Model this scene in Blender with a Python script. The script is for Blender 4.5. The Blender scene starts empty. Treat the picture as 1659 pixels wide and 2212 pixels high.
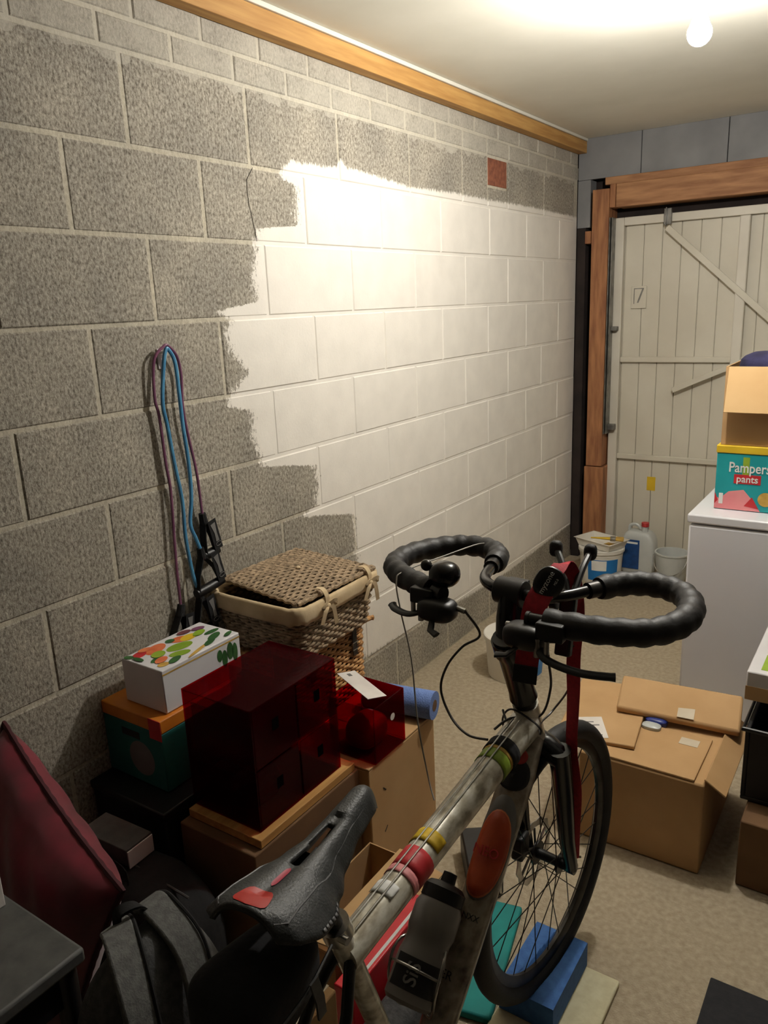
import bpy, math, random
from mathutils import Vector, Matrix
random.seed(4)
SC = bpy.context.scene
COL = SC.collection
PI = math.pi

# ------------------------------------------------------------------ camera
cam_d = bpy.data.cameras.new('camera'); cam = bpy.data.objects.new('camera', cam_d); COL.objects.link(cam)
RR = [(0.830312, 0.555746, -0.041572), (-0.110004, 0.236564, 0.965369), (-0.546334, 0.796984, -0.257557)]
CAM = Vector((1.7387, -1.4694, 1.6362))
M = Matrix(((RR[0][0], RR[1][0], -RR[2][0], CAM.x), (RR[0][1], RR[1][1], -RR[2][1], CAM.y),
            (RR[0][2], RR[1][2], -RR[2][2], CAM.z), (0, 0, 0, 1)))
cam.matrix_world = M
cam_d.sensor_fit = 'VERTICAL'; cam_d.sensor_height = 24.0; cam_d.lens = 24.0 * 1679.15 / 2212.0
cam_d.clip_start = 0.05
SC.camera = cam
# ------------------------------------------------------------------ world, exposure
w = bpy.data.worlds.new('world'); SC.world = w; w.use_nodes = True
w.node_tree.nodes['Background'].inputs[0].default_value = (0.02, 0.02, 0.025, 1)
w.node_tree.nodes['Background'].inputs[1].default_value = 0.3
vs = SC.view_settings
vs.view_transform = 'Standard'; vs.look = 'None'; vs.gamma = 1.0; vs.use_curve_mapping = False
vs.exposure = 0.0
BULB_POS = Vector((1.163, .958, 2.320)); BULB_STRENGTH = 1260.0

# ------------------------------------------------------------------ materials
MATS = {}
def newmat(name):
    m = bpy.data.materials.new(name); m.use_nodes = True
    nt = m.node_tree; b = nt.nodes['Principled BSDF']
    MATS[name] = m
    return m, nt, b
def N(nt, t, **kw):
    n = nt.nodes.new(t)
    for k, v in kw.items(): setattr(n, k, v)
    return n
def L(nt, a, b): nt.links.new(a, b)
def ramp(nt, stops, interp='LINEAR'):
    r = N(nt, 'ShaderNodeValToRGB'); cr = r.color_ramp; cr.interpolation = interp
    while len(cr.elements) > 1: cr.elements.remove(cr.elements[-1])
    cr.elements[0].position = stops[0][0]; cr.elements[0].color = stops[0][1]
    for p, c in stops[1:]:
        e = cr.elements.new(p); e.color = c
    return r
def rgba(c): return (c[0], c[1], c[2], 1)
def srgb(r, g, b):
    f = lambda c: (c / 255 / 12.92) if c / 255 <= 0.04045 else ((c / 255 + 0.055) / 1.055) ** 2.4
    return (f(r), f(g), f(b))
def pmat(name, c1, c2=None, scale=12, rough=0.6, metal=0.0, bump=0.0, bscale=120, spec=0.5, coords='Object', stretch=(1, 1, 1), detail=4, lo=.35, hi=.65, coat=0, sheen=0):
    m, nt, b = newmat(name)
    b.inputs['Roughness'].default_value = rough; b.inputs['Metallic'].default_value = metal
    b.inputs['Specular IOR Level'].default_value = spec
    if coat: b.inputs['Coat Weight'].default_value = coat
    if sheen: b.inputs['Sheen Weight'].default_value = sheen
    b.inputs['Base Color'].default_value = rgba(c1)
    tc = N(nt, 'ShaderNodeTexCoord'); mp = N(nt, 'ShaderNodeMapping'); mp.inputs['Scale'].default_value = stretch
    L(nt, tc.outputs[coords], mp.inputs['Vector'])
    c2 = c2 or tuple(x * .82 for x in c1)
    nz = N(nt, 'ShaderNodeTexNoise'); nz.inputs['Scale'].default_value = scale; nz.inputs['Detail'].default_value = detail
    L(nt, mp.outputs[0], nz.inputs['Vector'])
    r = ramp(nt, [(lo, rgba(c2)), (hi, rgba(c1))]); L(nt, nz.outputs['Fac'], r.inputs[0]); L(nt, r.outputs[0], b.inputs['Base Color'])
    if bump:
        n2 = N(nt, 'ShaderNodeTexNoise'); n2.inputs['Scale'].default_value = bscale; n2.inputs['Detail'].default_value = 3
        L(nt, mp.outputs[0], n2.inputs['Vector'])
        bp = N(nt, 'ShaderNodeBump'); bp.inputs['Strength'].default_value = bump; bp.inputs['Distance'].default_value = .004
        L(nt, n2.outputs['Fac'], bp.inputs['Height']); L(nt, bp.outputs[0], b.inputs['Normal'])
    return m

# brush-edge of the half finished coat of white paint, in wall coordinates (y along the wall, z up)
P_LEFT = [(0.616, 2.098), (0.567, 2.055), (0.575, 2.029), (0.648, 2.027), (0.637, 1.967), (0.634, 1.898), (0.449, 1.883), (0.419, 1.844), (0.423, 1.81), (0.4, 1.734), (0.412, 1.661), (0.229, 1.638), (0.293, 1.609), (0.258, 1.573), (0.281, 1.516), (0.343, 1.448), (0.264, 1.391), (0.24, 1.356), (0.349, 1.326), (0.34, 1.25), (0.364, 1.178), (0.374, 1.14), (0.642, 1.095), (0.649, 1.016), (0.634, 0.95), (0.548, 0.925), (0.70, 0.895), (0.859, 0.86), (0.866, 0.727), (0.87, 0.2)]
P_TOP = [(0.55, 2.09), (0.605, 2.096), (0.797, 2.099), (0.868, 2.104), (0.891, 2.129), (0.925, 2.107), (1.164, 2.096), (1.327, 2.082), (1.789, 2.091), (2.064, 2.088), (2.548, 2.091), (3.223, 2.083)]
P_BOT = [(0.80, 0.245), (0.926, 0.242), (1.386, 0.229), (1.8, 0.20), (2.255, 0.186), (2.7, 0.20), (3.275, 0.222)]
def paint_mask(nt):
    g = N(nt, 'ShaderNodeNewGeometry'); sx = N(nt, 'ShaderNodeSeparateXYZ'); L(nt, g.outputs['Position'], sx.inputs[0])
    def curve(inp, pts, lo, hi):
        mr = N(nt, 'ShaderNodeMapRange'); mr.inputs['From Min'].default_value = lo; mr.inputs['From Max'].default_value = hi
        L(nt, inp, mr.inputs[0])
        pts = sorted(pts)
        r = ramp(nt, [((a - lo) / (hi - lo), (b / 4, b / 4, b / 4, 1)) for a, b in pts]); L(nt, mr.outputs[0], r.inputs[0])
        k = N(nt, 'ShaderNodeMath', operation='MULTIPLY'); k.inputs[1].default_value = 4.0; L(nt, r.outputs[0], k.inputs[0]); return k.outputs[0]
    def math_(op, a, b):
        k = N(nt, 'ShaderNodeMath', operation=op)
        for i, v in enumerate((a, b)):
            if isinstance(v, (int, float)): k.inputs[i].default_value = v
            else: L(nt, v, k.inputs[i])
        return k.outputs[0]
    Y, Z = sx.outputs[1], sx.outputs[2]
    mp = N(nt, 'ShaderNodeMapping'); mp.inputs['Scale'].default_value = (30, 95, 26); L(nt, g.outputs['Position'], mp.inputs[0])
    nz = N(nt, 'ShaderNodeTexNoise'); nz.inputs['Scale'].default_value = 1.0; nz.inputs['Detail'].default_value = 5; nz.inputs['Roughness'].default_value = .7
    L(nt, mp.outputs[0], nz.inputs['Vector'])
    nh = N(nt, 'ShaderNodeTexNoise'); nh.inputs['Scale'].default_value = 85; nh.inputs['Detail'].default_value = 5; nh.inputs['Roughness'].default_value = .8
    L(nt, g.outputs['Position'], nh.inputs['Vector'])
    n1 = math_('ADD', math_('MULTIPLY', math_('SUBTRACT', nz.outputs['Fac'], .5), .12), math_('MULTIPLY', math_('SUBTRACT', nh.outputs['Fac'], .5), .14))
    n2 = math_('MULTIPLY', math_('SUBTRACT', nz.outputs['Fac'], .5), .055)
    def soft(d, wd=.012):
        mr = N(nt, 'ShaderNodeMapRange', interpolation_type='SMOOTHSTEP'); mr.inputs['From Min'].default_value = -wd; mr.inputs['From Max'].default_value = wd
        L(nt, d, mr.inputs[0]); return mr.outputs[0]
    dl = soft(math_('ADD', math_('SUBTRACT', Y, curve(Z, [(b, a) for a, b in P_LEFT], 0.1, 2.2)), n1), .010)
    dt = soft(math_('ADD', math_('SUBTRACT', curve(Y, P_TOP, 0.5, 3.3), Z), n2), .006)
    db = soft(math_('ADD', math_('SUBTRACT', Z, curve(Y, P_BOT, 0.7, 3.3)), n2), .008)
    return math_('MULTIPLY', math_('MULTIPLY', dl, dt), db), Y, Z, math_
def wallmat(name, base, dark, light, white, pits, smear):
    m, nt, b = newmat(name)
    mask, Y, Z, math_ = paint_mask(nt)
    g = N(nt, 'ShaderNodeNewGeometry')
    oi = N(nt, 'ShaderNodeObjectInfo')
    n1 = N(nt, 'ShaderNodeTexNoise'); n1.inputs['Scale'].default_value = 105; n1.inputs['Detail'].default_value = 6; n1.inputs['Roughness'].default_value = .75
    mpz = N(nt, 'ShaderNodeMapping'); mpz.inputs['Scale'].default_value = (1, 1.25, .8); L(nt, g.outputs['Position'], mpz.inputs[0]); L(nt, mpz.outputs[0], n1.inputs['Vector'])
    r = ramp(nt, [(.36, rgba(dark)), (.5, rgba(base)), (.66, rgba(light))]); L(nt, n1.outputs['Fac'], r.inputs[0])
    n2 = N(nt, 'ShaderNodeTexNoise'); n2.inputs['Scale'].default_value = 5; n2.inputs['Detail'].default_value = 3; L(nt, g.outputs['Position'], n2.inputs['Vector'])
    r2 = ramp(nt, [(.3, (.80, .80, .80, 1)), (.7, (1.12, 1.11, 1.08, 1))]); L(nt, n2.outputs['Fac'], r2.inputs[0])
    mx = N(nt, 'ShaderNodeMix', data_type='RGBA', blend_type='MULTIPLY'); mx.inputs[0].default_value = 1; L(nt, r.outputs[0], mx.inputs[6]); L(nt, r2.outputs[0], mx.inputs[7])
    col = mx.outputs[2]
    # pale mortar smeared over the top courses
    if smear:
        n3 = N(nt, 'ShaderNodeTexNoise'); n3.inputs['Scale'].default_value = 14; n3.inputs['Detail'].default_value = 5; L(nt, g.outputs['Position'], n3.inputs['Vector'])
        k = math_('MULTIPLY', math_('GREATER_THAN', math_('ADD', Z, math_('MULTIPLY', math_('SUBTRACT', n3.outputs['Fac'], .5), .10)), 2.262), n3.outputs['Fac'])
        mm = N(nt, 'ShaderNodeMix', data_type='RGBA'); L(nt, k, mm.inputs[0]); L(nt, col, mm.inputs[6]); mm.inputs[7].default_value = rgba(srgb(200, 194, 180)); col = mm.outputs[2]
    # white paint
    n4 = N(nt, 'ShaderNodeTexNoise'); n4.inputs['Scale'].default_value = 9; n4.inputs['Detail'].default_value = 3; L(nt, g.outputs['Position'], n4.inputs['Vector'])
    r4 = ramp(nt, [(.3, rgba(tuple(x * .93 for x in white))), (.65, rgba(white))]); L(nt, n4.outputs['Fac'], r4.inputs[0])
    fx = N(nt, 'ShaderNodeMix', data_type='RGBA'); L(nt, mask, fx.inputs[0]); L(nt, col, fx.inputs[6]); L(nt, r4.outputs[0], fx.inputs[7])
    L(nt, fx.outputs[2], b.inputs['Base Color'])
    b.inputs['Roughness'].default_value = .85; b.inputs['Specular IOR Level'].default_value = .25
    bs = math_('SUBTRACT', pits, math_('MULTIPLY', mask, pits * .72))
    bp = N(nt, 'ShaderNodeBump'); bp.inputs['Distance'].default_value = .006; L(nt, bs, bp.inputs['Strength'])
    L(nt, n1.outputs['Fac'], bp.inputs['Height']); L(nt, bp.outputs[0], b.inputs['Normal'])
    return m
WHITE = srgb(241, 235, 225)
wallmat('block', srgb(166, 159, 146), srgb(108, 101, 91), srgb(204, 198, 186), WHITE, .62, True)
wallmat('mortar', srgb(196, 188, 170), srgb(176, 168, 150), srgb(212, 206, 190), WHITE, .35, True)
pmat('terracotta', srgb(150, 92, 66), srgb(120, 70, 52), 40, .85)
pmat('ceiling_board', srgb(232, 229, 216), srgb(225, 222, 208), 3, .8)
pmat('pine', srgb(204, 158, 92), srgb(178, 130, 70), 6, .65, stretch=(8, .6, 8), bump=.1)
pmat('old_pine', srgb(176, 122, 80), srgb(136, 88, 58), 6, .7, stretch=(6, 6, .8), bump=.1)
pmat('old_pine_h', srgb(182, 134, 92), srgb(146, 100, 66), 6, .7, stretch=(.8, 6, 6), bump=.1)
pmat('grey_cladding', srgb(140, 140, 140), srgb(124, 124, 125), 4, .7)
pmat('gap_shade', srgb(50, 40, 36), srgb(34, 27, 25), 8, .9)  # dark brown that puts the shade of the gap into the colour
pmat('low_bounce_block', srgb(70, 65, 59), srgb(54, 50, 45), 30, .9, bump=.4, bscale=60)  # unseen walls, darkened to cut bounce light
pmat('floor_concrete', srgb(182, 168, 144), srgb(158, 144, 121), 60, .9, bump=.6, bscale=200, detail=10, lo=.3, hi=.7)
pmat('door_white', srgb(216, 210, 194), srgb(206, 199, 182), 3, .45, bump=.03)
pmat('door_frame', srgb(222, 216, 202), srgb(210, 203, 188), 3, .45)
pmat('galv', srgb(150, 148, 142), srgb(110, 108, 104), 20, .45, .7)
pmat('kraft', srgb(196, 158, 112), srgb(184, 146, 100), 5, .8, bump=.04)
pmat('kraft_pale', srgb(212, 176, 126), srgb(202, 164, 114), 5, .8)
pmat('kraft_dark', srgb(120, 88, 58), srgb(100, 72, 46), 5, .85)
pmat('kraft_edge', srgb(150, 108, 64), srgb(110, 76, 44), 200, .9)
pmat('tape', srgb(216, 204, 184), srgb(200, 186, 162), 10, .25)
pmat('paper', srgb(232, 226, 220), srgb(220, 212, 206), 12, .7)
pmat('print_black', srgb(24, 22, 22), None, 10, .6)
pmat('print_white', srgb(236, 236, 232), None, 10, .6)
pmat('print_grey', srgb(120, 118, 116), None, 10, .6)
pmat('appliance_white', srgb(226, 226, 230), srgb(220, 220, 226), 2, .35, coat=.2)
pmat('gasket_dark', srgb(40, 40, 42), None, 10, .6)
pmat('plastic_white', srgb(232, 228, 218), srgb(222, 217, 206), 6, .4)
pmat('plastic_cloudy', srgb(206, 208, 204), srgb(190, 194, 192), 5, .3)
pmat('bottle_grey', srgb(132, 128, 124), srgb(112, 108, 104), 6, .35)
pmat('decal_orange', srgb(198, 84, 44), srgb(172, 62, 32), 20, .45)
pmat('label_blue', srgb(26, 120, 190), srgb(20, 104, 174), 6, .45)
pmat('label_navy', srgb(30, 78, 140), srgb(22, 62, 118), 30, .45)
pmat('red_cap', srgb(190, 60, 60), None, 6, .4)
pmat('yellow', srgb(226, 190, 40), srgb(206, 168, 30), 8, .6)
pmat('ochre', srgb(206, 168, 80), srgb(180, 140, 60), 30, .7)
pmat('teal_print', srgb(34, 160, 164), srgb(26, 144, 150), 6, .5)
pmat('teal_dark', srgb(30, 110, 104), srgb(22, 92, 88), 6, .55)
pmat('orange_print', srgb(214, 132, 40), srgb(196, 112, 30), 8, .5)
pmat('red_print', srgb(200, 50, 56), srgb(186, 40, 46), 8, .5)
pmat('pink_print', srgb(230, 150, 150), srgb(224, 130, 136), 8, .5)
pmat('lime_print', srgb(150, 176, 56), srgb(124, 156, 40), 12, .5)
pmat('green_leaf', srgb(58, 104, 52), srgb(36, 78, 36), 20, .5)
pmat('melon_print', srgb(226, 130, 82), srgb(206, 96, 56), 20, .5)
pmat('carton_white', srgb(226, 224, 226), srgb(216, 213, 216), 5, .5)
pmat('navy_fabric', srgb(42, 40, 76), srgb(30, 28, 58), 20, .9, bump=.3)
pmat('wicker_grey', srgb(176, 152, 122), srgb(116, 98, 76), 60, .75)
pmat('wicker_dark', srgb(112, 96, 78), srgb(84, 70, 56), 40, .85)
pmat('wicker_tan', srgb(208, 160, 104), srgb(164, 116, 66), 50, .65)
pmat('linen', srgb(214, 192, 156), srgb(198, 174, 136), 16, .9, bump=.25, bscale=60)
pmat('leather', srgb(46, 32, 24), srgb(30, 20, 16), 30, .6)
pmat('burgundy', srgb(124, 18, 42), srgb(92, 11, 29), 10, .55, bump=.3, bscale=16, sheen=.3)
pmat('burgundy_cord', srgb(66, 12, 24), None, 60, .8)
pmat('fabric_grey', srgb(84, 84, 84), srgb(62, 62, 63), 60, .95, bump=.4, bscale=200)
pmat('fabric_strap', srgb(104, 104, 102), srgb(84, 84, 83), 80, .95, bump=.3, bscale=300)
pmat('fabric_black', srgb(26, 25, 26), srgb(17, 16, 18), 30, .9, bump=.4, bscale=60)
pmat('plastic_black', srgb(26, 25, 26), srgb(18, 17, 18), 20, .42)
pmat('gloss_black', srgb(20, 19, 20), srgb(14, 13, 14), 10, .22)
pmat('plastic_slate', srgb(84, 84, 82), srgb(70, 70, 69), 30, .6, bump=.1)
pmat('rubber', srgb(28, 27, 28), srgb(20, 19, 20), 30, .65, bump=.15, bscale=200)
pmat('bar_tape', srgb(30, 28, 29), srgb(20, 18, 19), 40, .55, bump=.25, bscale=90)
pmat('steel', srgb(196, 194, 190), srgb(160, 158, 152), 30, .28, 1.0)
pmat('alloy_dark', srgb(70, 68, 66), srgb(44, 43, 42), 20, .35, .8)
pmat('spoke', srgb(70, 66, 62), None, 20, .35, .9)
pmat('saddle_skin', srgb(58, 60, 60), srgb(44, 46, 46), 60, .48, bump=.25, bscale=320)
pmat('saddle_trim', srgb(120, 120, 122), srgb(96, 96, 98), 200, .5)
pmat('saddle_red', srgb(206, 44, 30), srgb(180, 34, 24), 8, .45)
pmat('saddle_pink', srgb(190, 70, 90), None, 8, .5)
pmat('strap_red', srgb(176, 26, 44), srgb(150, 18, 36), 120, .75, bump=.2, bscale=400)
pmat('housing', srgb(52, 46, 42), srgb(38, 33, 30), 30, .4)
pmat('white_cord', srgb(190, 184, 172), srgb(120, 114, 104), 8, .5)
pmat('band_purple', srgb(134, 84, 112), srgb(110, 62, 92), 20, .4)
pmat('band_blue', srgb(92, 160, 200), srgb(70, 136, 180), 20, .4)
pmat('hook_white', srgb(226, 214, 216), None, 20, .4)
pmat('block_blue', srgb(62, 110, 176), srgb(50, 96, 160), 60, .8, bump=.15, bscale=200)
pmat('paper_blue', srgb(120, 148, 206), srgb(96, 122, 186), 300, .9, bump=.4, bscale=260)
pmat('foam_cream', srgb(214, 208, 176), srgb(202, 194, 160), 40, .9, bump=.2)
pmat('teal_mat', srgb(20, 140, 136), srgb(14, 116, 116), 8, .75)
pmat('box_red', srgb(214, 40, 52), srgb(196, 30, 42), 8, .35)
pmat('mat_black', srgb(34, 34, 38), srgb(26, 26, 30), 60, .85, bump=.2)
pmat('crate_black', srgb(24, 23, 25), None, 20, .6)
pmat('blue_bag', srgb(40, 58, 140), srgb(28, 42, 110), 12, .4, bump=.5, bscale=20)
# printed, tape-wrapped bicycle frame
def framemat(name, a, b_, c, scale, st):
    m, nt, b = newmat(name)
    tc = N(nt, 'ShaderNodeTexCoord'); mp = N(nt, 'ShaderNodeMapping'); mp.inputs['Scale'].default_value = st; L(nt, tc.outputs['Object'], mp.inputs[0])
    nz = N(nt, 'ShaderNodeTexNoise'); nz.inputs['Scale'].default_value = scale; nz.inputs['Detail'].default_value = 5; L(nt, mp.outputs[0], nz.inputs['Vector'])
    r = ramp(nt, [(.36, rgba(c)), (.46, rgba(a)), (.56, rgba(b_)), (.66, rgba(a))]); L(nt, nz.outputs['Fac'], r.inputs[0]); L(nt, r.outputs[0], b.inputs['Base Color'])
    b.inputs['Roughness'].default_value = .3; b.inputs['Coat Weight'].default_value = .4; b.inputs['Metallic'].default_value = .15
framemat('frame_paint', srgb(206, 200, 182), srgb(232, 228, 214), srgb(166, 156, 136), 46, (1, .5, 1))
framemat('frame_down', srgb(128, 116, 100), srgb(158, 148, 130), srgb(70, 60, 52), 20, (1, .7, 1))
# clear red acrylic
def acrylic(name, tcol, dcol, fac):
    m, nt, b = newmat(name)
    out = nt.nodes['Material Output']
    b.inputs['Base Color'].default_value = rgba(dcol); b.inputs['Roughness'].default_value = .12
    t = N(nt, 'ShaderNodeBsdfTransparent'); t.inputs[0].default_value = rgba(tcol)
    mx = N(nt, 'ShaderNodeMixShader'); mx.inputs[0].default_value = fac
    L(nt, b.outputs[0], mx.inputs[1]); L(nt, t.outputs[0], mx.inputs[2]); L(nt, mx.outputs[0], out.inputs['Surface'])
acrylic('acrylic_red', (.74, .018, .04), srgb(80, 6, 22), .86)
pmat('hole_black', (.003, .002, .002), (.002, .002, .002), 5, .9, spec=.0)
acrylic('acrylic_clear', (.82, .86, .86), srgb(200, 204, 204), .55)
def emit(name, col, s):
    m, nt, b = newmat(name)
    b.inputs['Base Color'].default_value = rgba(col); b.inputs['Emission Color'].default_value = rgba(col); b.inputs['Emission Strength'].default_value = s
emit('bulb_glow', (1.0, .96, .895), BULB_STRENGTH)

# ------------------------------------------------------------------ mesh helpers
class MB:
    def __init__(s): s.v = []; s.f = []
    def add(s, vs, fs):
        o = len(s.v); s.v += [tuple(v) for v in vs]; s.f += [tuple(i + o for i in f) for f in fs]; return s
    def box(s, x0, x1, y0, y1, z0, z1, T=None):
        vs = [Vector(p) for p in ((x0, y0, z0), (x1, y0, z0), (x1, y1, z0), (x0, y1, z0), (x0, y0, z1), (x1, y0, z1), (x1, y1, z1), (x0, y1, z1))]
        if T: vs = [T @ v for v in vs]
        return s.add(vs, [(0, 3, 2, 1), (4, 5, 6, 7), (0, 1, 5, 4), (1, 2, 6, 5), (2, 3, 7, 6), (3, 0, 4, 7)])
    def tube(s, pts, r, seg=10, closed=False, flat=None, up=None):
        pts = [Vector(p) for p in pts]; n = len(pts)
        rs = r if isinstance(r, (list, tuple)) else [r] * n
        vs = []; prev = None
        for i, p in enumerate(pts):
            if closed: t = pts[(i + 1) % n] - pts[i - 1]
            else: t = pts[min(i + 1, n - 1)] - pts[max(i - 1, 0)]
            t.normalize()
            if prev is None:
                a = Vector(up) if up else (Vector((0, 0, 1)) if abs(t.z) < .9 else Vector((1, 0, 0)))
                u = (a - t * a.dot(t)).normalized()
            else: u = (prev - t * prev.dot(t)).normalized()
            prev = u; b = t.cross(u)
            for k in range(seg):
                a = 2 * PI * k / seg
                vs.append(p + (u * math.cos(a) * (flat or 1) + b * math.sin(a)) * rs[i])
        fs = []
        for i in range(n if closed else n - 1):
            j = (i + 1) % n
            for k in range(seg):
                l = (k + 1) % seg
                fs.append((i * seg + k, i * seg + l, j * seg + l, j * seg + k))
        if not closed: fs += [tuple(range(seg - 1, -1, -1)), tuple((n - 1) * seg + k for k in range(seg))]
        return s.add(vs, fs)
    def cyl(s, a, b, r, seg=16, r2=None): return s.tube([a, b], [r, r if r2 is None else r2], seg)
    def lathe(s, prof, c=(0, 0, 0), seg=32, T=None, a0=0, a1=2 * PI):
        full = abs(a1 - a0 - 2 * PI) < 1e-6; m = seg if full else seg + 1; vs = []
        for (r, z) in prof:
            for k in range(m):
                a = a0 + (a1 - a0) * k / seg; p = Vector((r * math.cos(a), r * math.sin(a), z))
                if T: p = T @ p
                vs.append(p + Vector(c))
        fs = []
        for i in range(len(prof) - 1):
            for k in range(seg):
                l = (k + 1) % m
                fs.append((i * m + k, i * m + l, (i + 1) * m + l, (i + 1) * m + k))
        return s.add(vs, fs)
    def prism(s, poly, off):
        n = len(poly); off = Vector(off); a = [Vector(p) for p in poly]; b = [p + off for p in a]
        return s.add(a + b, [tuple(range(n - 1, -1, -1)), tuple(range(n, 2 * n))] + [(i, (i + 1) % n, n + (i + 1) % n, n + i) for i in range(n)])
    def surf(s, fn, nu, nv, cu=False, skip=None):
        vs = [fn(i / (nu if cu else nu - 1), j / (nv - 1)) for i in range(nu) for j in range(nv)]
        fs = []
        for i in range(nu if cu else nu - 1):
            for j in range(nv - 1):
                if skip and skip(i, j): continue
                i2 = (i + 1) % nu; fs.append((i * nv + j, i2 * nv + j, i2 * nv + j + 1, i * nv + j + 1))
        return s.add(vs, fs)
    def ribbon(s, pts, wdir, width, th):
        pts = [Vector(p) for p in pts]; vs = []; n = len(pts)
        ws = wdir if isinstance(wdir, list) else [wdir] * n
        for i, p in enumerate(pts):
            t = (pts[min(i + 1, n - 1)] - pts[max(i - 1, 0)]).normalized(); wv = Vector(ws[i]); wv = (wv - t * wv.dot(t)).normalized(); nn = t.cross(wv)
            for a, b in ((-1, -1), (1, -1), (1, 1), (-1, 1)): vs.append(p + wv * a * width / 2 + nn * b * th / 2)
        fs = [(0, 1, 2, 3), tuple(4 * (n - 1) + k for k in (3, 2, 1, 0))]
        for i in range(n - 1):
            for k in range(4): fs.append((i * 4 + k, i * 4 + (k + 1) % 4, i * 4 + 4 + (k + 1) % 4, i * 4 + 4 + k))
        return s.add(vs, fs)
def wloc(o):
    p = Vector((0, 0, 0))
    while o is not None: p += o.location; o = o.parent
    return p
def tag(o, label=None, cat=None, group=None, kind=None):
    if label: o['label'] = label
    if cat: o['category'] = cat
    if group: o['group'] = group
    if kind: o['kind'] = kind
    return o
def obj(name, mb, mat, parent=None, bev=0, smooth=True, solid=0, sub=0, world=True, ang=35, bseg=2):
    me = bpy.data.meshes.new(name)
    off = wloc(parent) if (parent is not None and world) else Vector((0, 0, 0))
    me.from_pydata([tuple(Vector(v) - off) for v in mb.v], [], mb.f); me.update()
    import bmesh
    bm = bmesh.new(); bm.from_mesh(me); bmesh.ops.recalc_face_normals(bm, faces=bm.faces); bm.to_mesh(me); bm.free()
    o = bpy.data.objects.new(name, me); COL.objects.link(o)
    if smooth:
        me.polygons.foreach_set('use_smooth', [True] * len(me.polygons)); me.set_sharp_from_angle(angle=math.radians(ang))
    me.materials.append(MATS[mat])
    if parent is not None: o.parent = parent
    if solid: s = o.modifiers.new('s', 'SOLIDIFY'); s.thickness = solid; s.offset = 0
    if bev: b = o.modifiers.new('b', 'BEVEL'); b.width = bev; b.segments = bseg; b.limit_method = 'ANGLE'; b.angle_limit = math.radians(40); b.harden_normals = False
    if sub: s = o.modifiers.new('ss', 'SUBSURF'); s.levels = sub; s.render_levels = sub
    return o
def single(name, mb, mat, label, cat, loc=(0, 0, 0), group=None, **kw):
    """a thing that is one mesh, with its origin at loc (mesh given in world coordinates)"""
    loc = Vector(loc); m2 = MB(); m2.v = [tuple(Vector(v) - loc) for v in mb.v]; m2.f = mb.f
    o = obj(name, m2, mat, **kw); o.location = loc; return tag(o, label, cat, group)
def thing(name, label, cat, loc=(0, 0, 0), rz=0, group=None, kind=None):
    e = bpy.data.objects.new(name, None); e.empty_display_size = .05; COL.objects.link(e)
    e.location = loc; e.rotation_euler = (0, 0, rz); return tag(e, label, cat, group, kind)
def dup(o, parent=None):
    c = o.copy(); COL.objects.link(c)
    if parent is not None: c.parent = parent
    for ch in o.children: dup(ch, c)
    return c
def bx(*a, T=None): return MB().box(*a, T=T)
def frame_at(o, xd, zd):
    """matrix with x along xd and z along zd"""
    x = Vector(xd).normalized(); z = Vector(zd); z = (z - x * z.dot(x)).normalized(); y = z.cross(x)
    return Matrix(((x.x, y.x, z.x, o[0]), (x.y, y.y, z.y, o[1]), (x.z, y.z, z.z, o[2]), (0, 0, 0, 1)))
def text(name, body, size, T, mat, parent, th=.0004, align='CENTER', bold=0, sx=1):
    cu = bpy.data.curves.new(name, 'FONT'); cu.body = body; cu.size = size; cu.extrude = th; cu.align_x = align; cu.align_y = 'CENTER'; cu.offset = bold; cu.resolution_u = 3
    t = bpy.data.objects.new('t', cu); COL.objects.link(t)
    dg = bpy.context.evaluated_depsgraph_get(); me = bpy.data.meshes.new_from_object(t.evaluated_get(dg))
    bpy.data.objects.remove(t)
    off = wloc(parent)
    me.transform(Matrix.Translation(-off) @ T @ Matrix.Diagonal((sx, 1, 1, 1)))
    me.materials.clear(); me.materials.append(MATS[mat])
    o = bpy.data.objects.new(name, me); COL.objects.link(o); o.parent = parent; return o
def bez(pts, n=8, closed=False):
    """Catmull-Rom through pts"""
    P = [Vector(p) for p in pts]; out = []; m = len(P)
    for i in range(m if closed else m - 1):
        if closed: a, b, c, d = P[i - 1], P[i], P[(i + 1) % m], P[(i + 2) % m]
        else: a, b, c, d = P[max(i - 1, 0)], P[i], P[i + 1], P[min(i + 2, m - 1)]
        for k in range(n):
            t = k / n; out.append(.5 * ((2 * b) + (c - a) * t + (2 * a - 5 * b + 4 * c - d) * t * t + (3 * b - a - 3 * c + d) * t ** 3))
    if not closed: out.append(P[-1])
    return out
def rbox(sx, sy, sz, e=4, nu=28, nv=15, f=None):
    """soft super-ellipsoid body centred on the origin"""
    def sg(v, p): return math.copysign(abs(v) ** p, v)
    def fn(u, v):
        a = u * 2 * PI; b = (v - .5) * PI; p = 2 / e
        q = Vector((sx / 2 * sg(math.cos(b), p) * sg(math.cos(a), p), sy / 2 * sg(math.cos(b), p) * sg(math.sin(a), p), sz / 2 * sg(math.sin(b), p)))
        return f(q) if f else q
    return MB().surf(fn, nu, nv, cu=True)

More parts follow.
